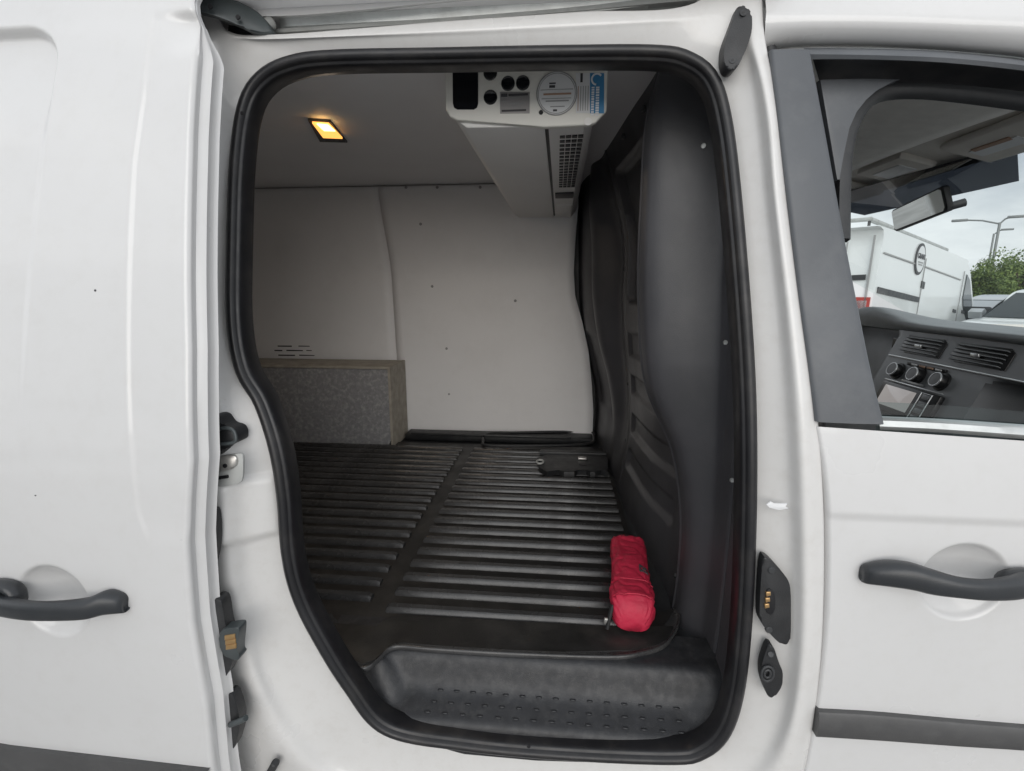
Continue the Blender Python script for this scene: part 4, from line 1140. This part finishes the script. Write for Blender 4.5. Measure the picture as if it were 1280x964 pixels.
# mirror on the windscreen
mc = Vector((1.055,1.655,1.468))
dvec = Vector((1.055,1.559,1.478)) - Vector((1.055,1.771,1.455))
mw = dvec.length
mx_ = dvec.normalized()
mn = Vector((-.74, -.66, -.12)).normalized()
mn = (mn - mx_ * mn.dot(mx_)).normalized()
mz = mn.cross(mx_)
if mz.z < 0: mz = -mz
def mpts(w, h, off):
    base = [(-w, -h * .82), (-w * .97, h * .55), (-w * .9, h * .72), (w * .9, h), (w * .985, h * .85), (w, -h * .55), (w * .93, -h * .8), (-w * .93, -h)]
    return [tuple(mc + mx_ * a + mz * b + mn * off) for a, b in base]
mir = prism('rear_view_mirror', mpts(mw * .53, .040, .006), tuple(-mn * .016), 'trim_dark', van, bev=.005)
prism('mirror_pane', mpts(mw * .495, .034, .0085), tuple(-mn * .004), 'mirror_glass', mir, bev=0)
tube('mirror_stem', [tuple(mc - mn * .02), tuple(mc - mn * .02 + Vector((.05, -.01, .0))), tuple(mc - mn * .02 + Vector((.09, -.02, .012)))], .012, 'trim_dark', mir)

# dashboard: cross-section swept across the cab
def dsec(y):
    b = math.exp(-((y - 2.10) / .17) ** 2)          # instrument hood on the far side
    return [(1.92, 1.06), (1.7, 1.098), (1.45, 1.112 + .012 * b), (1.28, 1.118 + .045 * b), (1.215, 1.118 + .05 * b), (1.205, 1.108 + .045 * b), (1.212, 1.098 + .02 * b), (1.225, 1.092)]
ysd = np.linspace(.84, 2.40, 60)
V = []
for y in ysd:
    V += [(x, y, z) for x, z in spline(dsec(y), 40)]
dtop = mesh('dashboard_top', V, gridfaces(60, 40), 'dash_top', van, ang=180)
# centre face leaning back, with recess on the passenger side
def face_x(z):
    return 1.222 - (1.092 - z) * .40
zsf = np.linspace(.55, 1.092, 60)
V = []
for y in np.linspace(.84, 2.40, 90):
    for z in zsf:
        x = face_x(z)
        inrec = rrect(np.array(y), np.array(z), .95, 1.46, .78, .985, .04, .012)
        x += .14 * float(inrec)
        inr2 = rrect(np.array(y), np.array(z), 1.93, 2.4, .6, 1.09, .04, .02)
        x += .12 * float(inr2)
        V.append((x, y, z))
dface = mesh('dashboard_face', V, gridfaces(90, 60), 'dash_grey', van, ang=60)
tube('dash_trim_line', [(face_x(1.004) - .003, y, 1.004) for y in (1.0, 1.3, 1.6, 1.9)], .003, 'silver_trim', dface, n=6)
def facep(y, z, out=.0):
    return Vector((face_x(z) - out, y, z))
fn = Vector((-1, 0, .40)).normalized()
def vent(y0, y1, z0, z1):
    sk_ = .035
    q = [facep(y0, z0, .004), facep(y1 - .03, z0, .004), facep(y1, z0 + .02, .004), facep(y1 - .01, z1, .004), facep(y0 + .02, z1, .004), facep(y0 - .0, z1 - .012, .004)]
    v = prism('air_vent', [tuple(p) for p in q], tuple(-fn * .012), 'dash_black', van, bev=.002)
    n = 5
    for i in range(n):
        z = z0 + (z1 - z0) * (i + .7) / (n + .4)
        c = facep((y0 + y1) / 2, z, .010)
        box('vent_slat', tuple(c), (.010, (y1 - y0) * .86, .0025), 'dash_grey', v, bev=.0006, rot=(0, R(25), 0), seg=1)
    c = facep((y0 + y1) / 2, (z0 + z1) / 2, .016)
    box('vent_tab', tuple(c), (.006, .03, .010), 'silver_trim', v, bev=.002)
    return v
vent(1.675, 1.865, 1.022, 1.080)
vent(1.435, 1.640, 1.022, 1.080)
for y in (1.815, 1.715, 1.612):
    z = .958
    k = lathe('climate_knob', [(.030, -.002), (.029, .004), (.0235, .006), (.0225, .022), (.020, .025), (.0001, .0255)], 'dash_black', dface, tuple(facep(y, z)), fn.to_track_quat('Z', 'Y').to_matrix(), 24)
    sweep('knob_ring', [tuple(facep(y, z) + fn.to_track_quat('Z', 'Y').to_matrix() @ Vector((.0215 * math.cos(a), .0215 * math.sin(a), .0235))) for a in np.linspace(0, 2 * math.pi, 24, endpoint=False)], circ(.0024, 6), 'silver_trim', dface, closed=True, up=tuple(fn), ang=180)
box('button_row', tuple(facep(1.70, .990, .004)), (.008, .17, .010), 'dash_black', dface, bev=.002)
for i in range(4):
    box('heater_button', tuple(facep(1.64 + i * .036, .9905, .0095)), (.003, .026, .006), 'print_rust' if i in (1, 2) else 'silver_trim', dface, bev=.001)
rad = box('radio', tuple(facep(1.70, .872, .006)), (.02, .27, .105), 'dash_black', van, bev=.006, rot=(0, R(21.8), 0))
box('radio_rim', tuple(facep(1.70, .928, .014)), (.006, .27, .004), 'silver_trim', rad, bev=.001, rot=(0, R(21.8), 0))
box('radio_screen', tuple(facep(1.735, .880, .017)), (.004, .15, .070), 'screen', rad, bev=.002, rot=(0, R(21.8), 0))
sweep('radio_key_frame', [tuple(facep(y, z, .017)) for y, z in ((1.595, .83), (1.640, .83), (1.640, .918), (1.595, .918))], circ(.002, 6), 'silver_trim', rad, closed=True, up=tuple(fn), ang=60)
for i in range(4):
    box('radio_key', tuple(facep(1.6175, .842 + i * .022, .017)), (.003, .03, .016), 'dash_grey', rad, bev=.001, rot=(0, R(21.8), 0))
box('panel_strip', tuple(facep(1.72, .934, .003)), (.004, .10, .008), 'silver_trim', dface, bev=.001)
hoodp = box('instrument_glow', (1.30, 2.02, 1.03), (.01, .10, .04), 'display_dark', van, bev=.002)
box('warning_lamp', (1.292, 1.985, 1.035), (.004, .03, .012), 'lamp_lens', hoodp, bev=.001)
box('shelf_floor', (1.22, 1.2, .785), (.18, .52, .01), 'dash_black', van, bev=.002)
box('cab_far_door', (1.25, 2.46, .72), (1.7, .05, .72), 'visor', van, bev=.01)
box('scuttle', (1.95, 1.62, .72), (.06, 1.6, .68), 'trim_dark', van, bev=.01)
V = [(x, y, 1.03 - .16 * (x - 1.95) ** 1.0 - .05 * abs((y - 1.6) / .8) ** 3) for x in np.linspace(1.95, 2.8, 8) for y in np.linspace(.75, 2.45, 12)]
mesh('bonnet', V, gridfaces(8, 12), 'white_paint', van, ang=180)
box('cab_floor', (1.1, 1.6, .45), (1.9, 1.65, .03), 'rub_grey', van, bev=0)

# ================================================================== BEYOND THE WINDSCREEN
camp = Vector((0, 0, 1.24))
# --- white van parked nose away
u = Vector((.727, .684, -.055)).normalized()
v_ = Vector((0, 0, 1)).cross(u).normalized()
w_ = u.cross(v_)
KV = 1.16
cornerp = camp + KV * Vector((3.621, 6.219, 0.695))
H = 2.62 / KV
pvan = empty('parked_van', tuple(cornerp - w_ * (H * KV)), label='white high-sided van parked beyond the windscreen with a roof rack and round sign', cat='van')
base = cornerp - w_ * (H * KV)
def W(s, l, h):
    """s metres forward, l metres to its left, h up - in the parked van's own frame"""
    return tuple(base + (u * s + v_ * l + w_ * h) * KV)
hE = H - 1.22
side_out = [(0.02, .35), (0, 1.0), (.01, 1.7), (.06, H - .08), (.16, H), (3.9, H), (4.2, H - .05), (4.55, H - .22), (5.3, H - .80), (5.6, H - .98), (6.3, H - 1.16), (6.5, H - 1.4), (6.55, .45), (6.4, .3)]
so_ = spline(side_out, 90)
def inset(h):
    return 0.0
V = []
for s, h in so_:
    i = inset(h)
    V += [W(s, i + .03, h), W(s, i, h - .01 if h > 1 else h), W(s, 2.0 - i, h - .01 if h > 1 else h), W(s, 1.97 - i, h)]
n = len(so_)
F = []
for i in range(n):
    a, b = i, (i + 1) % n
    F += [(a * 4, a * 4 + 3, b * 4 + 3, b * 4), (a * 4, b * 4, b * 4 + 1, a * 4 + 1), (a * 4 + 3, a * 4 + 2, b * 4 + 2, b * 4 + 3)]
F += [tuple(i * 4 + 1 for i in range(n)), tuple(i * 4 + 2 for i in reversed(range(n)))]
vb = mesh('van_body', V, F, 'van_white', pvan, ang=40)
def on_side(pts, m, name, th=.012, parent=None, bev=0):
    return prism(name, [Vector(W(s, inset(h) - .012, h)) for s, h in pts], tuple(v_ * th * KV), m, parent or pvan, bev=bev)
on_side([(.10, hE + .545), (1.78, hE + .50), (1.78, hE + .43), (.10, hE + .475)], 'trim_dark', 'sliding_rail')
on_side([(4.25, H - .24), (4.5, H - .31), (5.0, H - .70), (5.15, H - .90), (4.8, H - .98), (4.40, H - .78), (4.25, H - .62)], 'car_glass', 'side_window')
for s in (3.75, 4.35):
    on_side([(s, hE + .40), (s + .2, hE + .39), (s + .2, hE + .34), (s, hE + .35)], 'trim_dark', 'door_handle')
on_side([(1.78, hE + .72), (1.93, hE + .71), (1.93, hE + .62), (1.78, hE + .63)], 'trim_dark', 'door_handle')
for s0, s1, h0, h1 in ((.12, 1.35, H - .28, H - .30), (1.85, 3.9, H - .30, H - .34)):
    on_side([(s0, h0), (s1, h1), (s1, h1 - .018), (s0, h0 - .018)], 'print_grey', 'crease_shade_strip', th=.008)  # grey strips stand in for the shade line along each pressed crease
for s in (1.8, 4.05):
    on_side([(s, H - .2), (s + .014, H - .2), (s + .014, .5), (s, .5)], 'print_grey', 'door_shut_line', th=.008)
mm = prism('wing_mirror', [W(s, -.28, h) for s, h in ((4.95, H - .74), (5.15, H - .76), (5.22, H - .92), (5.18, H - 1.14), (5.05, H - 1.16), (4.93, H - .96))], tuple(v_ * .28 * KV), 'trim_dark', pvan, bev=.03)
# windscreen band
prism('front_windscreen', [Vector(W(s, l, h)) + w_ * .012 for s, l, h in ((4.6, .2, H - .26), (4.6, 1.8, H - .26), (5.28, 1.9, H - .78), (5.28, .1, H - .78))], tuple(-w_ * .02), 'car_glass', pvan, bev=0)
# rear doors: split line, handle bar, light
def on_rear(pts, m, name, th=.012, parent=None):
    return prism(name, [Vector(W(-.014, l, h)) for l, h in pts], tuple(u * th * KV), m, parent or pvan, bev=0)
on_rear([(.33, 2.1), (.345, 2.1), (.345, .5), (.33, .5)], 'print_grey', 'door_shut_line')
on_rear([(.06, H - .1), (.08, H - .1), (.08, .5), (.06, .5)], 'print_grey', 'door_shut_line')
on_rear([(.10, hE + .62), (.62, hE + .60), (.62, hE + .66), (.10, hE + .68)], 'trim_dark', 'rear_bar')
tl = on_rear([(.02, hE + .12), (.20, hE + .12), (.20, hE + .42), (.02, hE + .42)], 'tail_red', 'tail_light', th=.02)
on_rear([(.05, hE + .16), (.17, hE + .16), (.17, hE + .38), (.05, hE + .38)], 'sticker_white', 'reversing_lens', th=.03, parent=tl)
# roof rack
rk = None
tube('rack_rail', [W(.1, .18, H + .10), W(1.8, .18, H + .10), W(3.6, .18, H + .10)], .035, 'rail_grey', pvan, n=8)
tube('rack_rail', [W(.1, 1.8, H + .10), W(1.8, 1.8, H + .10), W(3.6, 1.8, H + .10)], .035, 'rail_grey', pvan, n=8)
for i in range(6):
    s = .1 + i * .70
    tube('rack_bar', [W(s, .16, H + .10), W(s, 1.0, H + .11), W(s, 1.82, H + .10)], .028, 'rail_grey', pvan, n=8)
    for l in (.18, 1.8):
        tube('rack_foot', [W(s, l, H - .03), W(s, l, H + .04), W(s, l, H + .10)], .02, 'trim_dark', pvan, n=6)
# round sign reading GRANT
sc_ = (1.52, hE + .985)
cc = Vector(W(sc_[0], inset(sc_[1]) - .016, sc_[1]))
sg = disc('round_sign', cc, -v_, .235, 'print_dark', pvan, n=36, th=.012)
disc('sign_face', cc - v_ * .004, -v_, .195, 'sticker_white', sg, n=36, th=.004)
rotm = Matrix((u, w_, -v_)).transposed()
text('sign_lettering', 'GRANT', cc - v_ * .010 + w_ * .035, rotm, .115, 'print_dark', sg)
for dh, ww in ((-.05, .26), (-.085, .20)):
    prism('sign_line', [cc - v_ * .010 + u * a + w_ * (dh + b) for a, b in ((-ww / 2, -.009), (ww / 2, -.009), (ww / 2, .009), (-ww / 2, .009))], tuple(v_ * .003), 'print_grey', sg, bev=0)
for s in (.95, 5.5):
    for l in (.12, 1.88):
        c = Vector(W(s, l, .30))
        wh = lathe('wheel', [(.0001, -.11), (.22, -.11), (.34, -.10), (.36, -.06), (.36, .06), (.34, .10), (.22, .11), (.0001, .11)], 'tyre', pvan, tuple(c), v_.to_track_quat('Z', 'Y').to_matrix(), 24)
        lathe('rim', [(.0001, -.115), (.19, -.115), (.2, -.1), (.2, .1), (.19, .115), (.0001, .115)], 'steel', wh, tuple(c), v_.to_track_quat('Z', 'Y').to_matrix(), 20)

# --- the van in the next bay, behind the photographer: it shows only as the grey band mirrored in the sliding door
nb = empty('neighbour_van', (-4.4, -2.85, 0), label='white van in the next bay, mirrored as a grey band in the sliding door', cat='van')
nout = spline([(-6.9, .35), (-7.0, .7), (-6.95, 1.05), (-6.2, 1.25), (-5.5, 2.2), (-5.0, 2.5), (-4.6, 2.58), (-2.2, 2.6), (-1.75, 2.55), (-1.66, 2.3), (-1.62, 1.0), (-1.66, .4)], 70)
rings = []
for y, ins in ((-1.86, .06), (-1.80, .0), (-3.85, .0), (-3.79, .06)):
    rings.append([(x, y + (-1 if y > -2.5 else 1) * .10 * float(sst(1.3, 2.6, z)), z - (ins if z > 1 else 0) * .0 - (ins * .5 if z > 2.2 else 0)) for x, z in nout])
rings = [rings[0], rings[1], rings[2], rings[3]]
rings[0] = [(x, y - .05, z) for x, y, z in rings[0]]
nbb = loft('van_body', rings[1:3], 'van_white', nb, closed=True, capped=True, ang=40)
prism('cab_window', [(x, -1.795 - .10 * float(sst(1.3, 2.6, z)), z) for x, z in ((-5.35, 1.35), (-4.55, 1.35), (-4.55, 2.05), (-5.05, 2.05))], (0, -.01, 0), 'car_glass', nb, bev=0)
box('side_rail', (-2.9, -1.795, 1.15), (2.2, .02, .06), 'trim_dark', nb, bev=.004)
box('bump_strip', (-3.4, -1.79, .62), (3.2, .03, .14), 'trim_dark', nb, bev=.01)
for x in (-5.9, -2.6):
    for y in (-1.95, -3.7):
        wh = lathe('wheel', [(.0001, -.11), (.22, -.11), (.34, -.10), (.36, -.06), (.36, .06), (.34, .10), (.22, .11), (.0001, .11)], 'tyre', nb, (x, y, .36), Vector((0, 1, 0)).to_track_quat('Z', 'Y').to_matrix(), 24)
        lathe('rim', [(.0001, -.115), (.19, -.115), (.2, -.1), (.2, .1), (.19, .115), (.0001, .115)], 'steel', wh, (x, y, .36), Vector((0, 1, 0)).to_track_quat('Z', 'Y').to_matrix(), 20)

# --- silver cars parked further along
def car(name, loc, head, label, m):
    c = empty(name, loc, label=label, cat='car', group='cars parked beyond the windscreen')
    f = Vector((math.cos(head), math.sin(head), 0)); l = Vector((-math.sin(head), math.cos(head), 0)); up = Vector((0, 0, 1))
    def Q(a, b, h): return tuple(Vector(loc) + f * a + l * b + up * h)
    low = [(-2.0, .35), (-2.08, .6), (-2.05, .95), (-1.95, 1.0), (1.1, 1.0), (1.9, .82), (2.1, .62), (2.1, .35)]
    pts = spline(low, 40)
    rings = []
    for b, s in ((-.86, .93), (-.90, 1), (.90, 1), (.86, .93)):
        rings.append([Q(x * (1 if s == 1 else .985), b, .35 + (z - .35) * (1 if s == 1 else .98)) for x, z in pts])
    body = loft('car_body', rings, m, c, closed=True, capped=True, ang=35)
    cab = [(-1.95, .98), (-1.75, 1.28), (-1.35, 1.46), (-.5, 1.52), (.2, 1.46), (.6, 1.28), (1.15, .98)]
    pc = spline(cab, 34)
    rings = []
    for b, k in ((-.84, 0), (-.80, .35), (-.66, 1), (.66, 1), (.80, .35), (.84, 0)):
        rings.append([Q(x, b, .98 + (z - .98) * (.05 + .95 * k)) for x, z in pc])
    loft('car_roof', rings, m, c, closed=False, ang=35)
    for sgn in (-1, 1):
        def side(a, h):
            k = (h - .98) / .54
            return Q(a, sgn * (.848 - .17 * k), h)
        for wpts in ([(-1.45, 1.04), (-1.30, 1.32), (-.95, 1.42), (-.40, 1.44), (-.40, 1.04)], [(-.32, 1.04), (-.32, 1.44), (.1, 1.42), (.45, 1.28), (.85, 1.04)]):
            prism('side_window', [side(a, h) for a, h in wpts], tuple(l * (-sgn * .012)), 'car_glass', c, bev=0)
        prism('wing_mirror', [Q(a, sgn * 1.06, h) for a, h in ((.72, 1.0), (.60, 1.02), (.58, 1.14), (.66, 1.18), (.78, 1.12))], tuple(l * (-sgn * .2)), 'car_silver', c, bev=.02)
        for a in (-1.3, 1.3):
            wc = Vector(Q(a, sgn * .80, .31))
            wh = lathe('wheel', [(.0001, -.1), (.2, -.1), (.30, -.09), (.31, -.05), (.31, .05), (.30, .09), (.2, .1), (.0001, .1)], 'tyre', c, tuple(wc), l.to_track_quat('Z', 'Y').to_matrix(), 20)
            lathe('rim', [(.0001, -.105), (.18, -.105), (.19, .0), (.18, .105), (.0001, .105)], 'steel', wh, tuple(wc), l.to_track_quat('Z', 'Y').to_matrix(), 16)
    prism('front_windscreen', [Vector(Q(a, b, h)) + up * .02 for a, b, h in ((.27, -.60, 1.44), (.27, .60, 1.44), (1.05, .74, 1.04), (1.05, -.74, 1.04))], tuple(-up * .012), 'car_glass', c, bev=0)
    prism('rear_window', [Vector(Q(a, b, h)) - f * .02 for a, b, h in ((-1.55, -.60, 1.40), (-1.55, .60, 1.40), (-1.90, .72, 1.06), (-1.90, -.72, 1.06))], tuple(f * .012), 'car_glass', c, bev=0)
    return c
car('parked_car', (11.68, 13.77, -0.436), R(35), 'silver car with dark windows parked beyond the white van', 'car_silver')
car('parked_car', (8.60, 9.42, -0.297), R(215), 'pale car whose windscreen shows at the right edge over the dashboard', 'van_white')

# --- lamp posts
def lamppost(loc, h, arms, label):
    c = empty('street_lamp', loc, label=label, cat='street lamp', group='street lamps over the car park')
    x, y, z = loc
    tube('post', [(x, y, z), (x, y, z + h * .5), (x, y, z + h)], .09, 'lamp_grey', c, n=10)
    tv = Vector((y, -x, 0)).normalized()
    for s, ln in arms:
        e = Vector((x, y, z + h)) + tv * s * ln + Vector((0, 0, .35))
        tube('arm', [(x, y, z + h - .1), tuple((Vector((x, y, z + h)) + e) / 2 + Vector((0, 0, .05))), tuple(e)], .06, 'lamp_grey', c, n=8)
        q = tv * s
        box('lamp_head', tuple(e + q * .35), (1.0, .4, .18), 'lamp_grey', c, bev=.05, rot=(0, 0, math.atan2(q.y, q.x)))
    return c
p = camp + Vector((0.879, 1.134, 0.130)) * 38
lamppost((p.x, p.y, -.63), p.z + .63, ((-1, 2.0), (1, .5)), 'tall grey street lamp with two arms above the hedge')
p = camp + Vector((0.868, 1.129, 0.108)) * 52
lamppost((p.x, p.y, -.63), p.z + .63, ((1, .6),), 'thin distant street lamp behind the two-armed one')

# --- trees behind the car park
def tree(loc, hgt, rad, seed, label):
    rg = np.random.default_rng(seed)
    c = empty('leafy_tree', loc, label=label, cat='tree', group='trees behind the car park')
    x, y, z = loc
    tr_ = tube('trunk', [(x, y, z), (x + .1, y, z + hgt * .4), (x, y + .1, z + hgt * .75)], .14, 'bark', c, n=8)
    for k in range(5):
        a = k * 1.26
        tube('limb', [(x, y, z + hgt * .3), (x + rad * .4 * math.cos(a), y + rad * .4 * math.sin(a), z + hgt * .5), (x + rad * .75 * math.cos(a), y + rad * .75 * math.sin(a), z + hgt * .68)], .05, 'bark', tr_, n=6)
    cl = []
    for k in range(34):
        d = rg.normal(size=3); d /= np.linalg.norm(d)
        cl.append((np.array([x, y, z + hgt * .56]) + d * np.array([rad, rad, hgt * .42]) * rg.uniform(.35, 1.0), rg.uniform(.35, .7) * rad * .5))
    V, F = [], []
    for ctr, rc in cl:
        for q in range(240):
            d = rg.normal(size=3); d /= np.linalg.norm(d)
            p_ = ctr + d * rc * rg.uniform(.5, 1.05)
            a = rg.normal(size=3); a /= np.linalg.norm(a)
            b = np.cross(a, d); b /= np.linalg.norm(b) + 1e-6
            s = rg.uniform(.06, .12)
            i = len(V)
            V += [p_ - a * s, p_ + b * s * .5, p_ + a * s, p_ - b * s * .5]
            F.append((i, i + 1, i + 2, i + 3))
    me = bpy.data.meshes.new('crown')
    me.from_pydata([tuple(map(float, v)) for v in V], [], F)
    link('crown', me, 'foliage', c, 180)
for i, (px, dist, hh, rd, lb) in enumerate([((0.853, 1.106, 0.001), 34.0, 3.08, 1.80, 'small rounded tree just past the front of the parked white van'), ((0.885, 1.109, 0.001), 34.0, 3.84, 2.40, 'leafy tree directly below the two street lamps'), ((0.930, 1.113, 0.001), 32.0, 4.04, 2.60, 'broad leafy tree at the right edge of the windscreen view'), ((0.986, 1.119, 0.001), 33.0, 4.32, 2.80, 'leafy tree furthest to the right behind the parked cars')]):
    p = camp + Vector(px) * dist
    tree((p.x, p.y, -.63), hh, rd, 10 + i, lb)
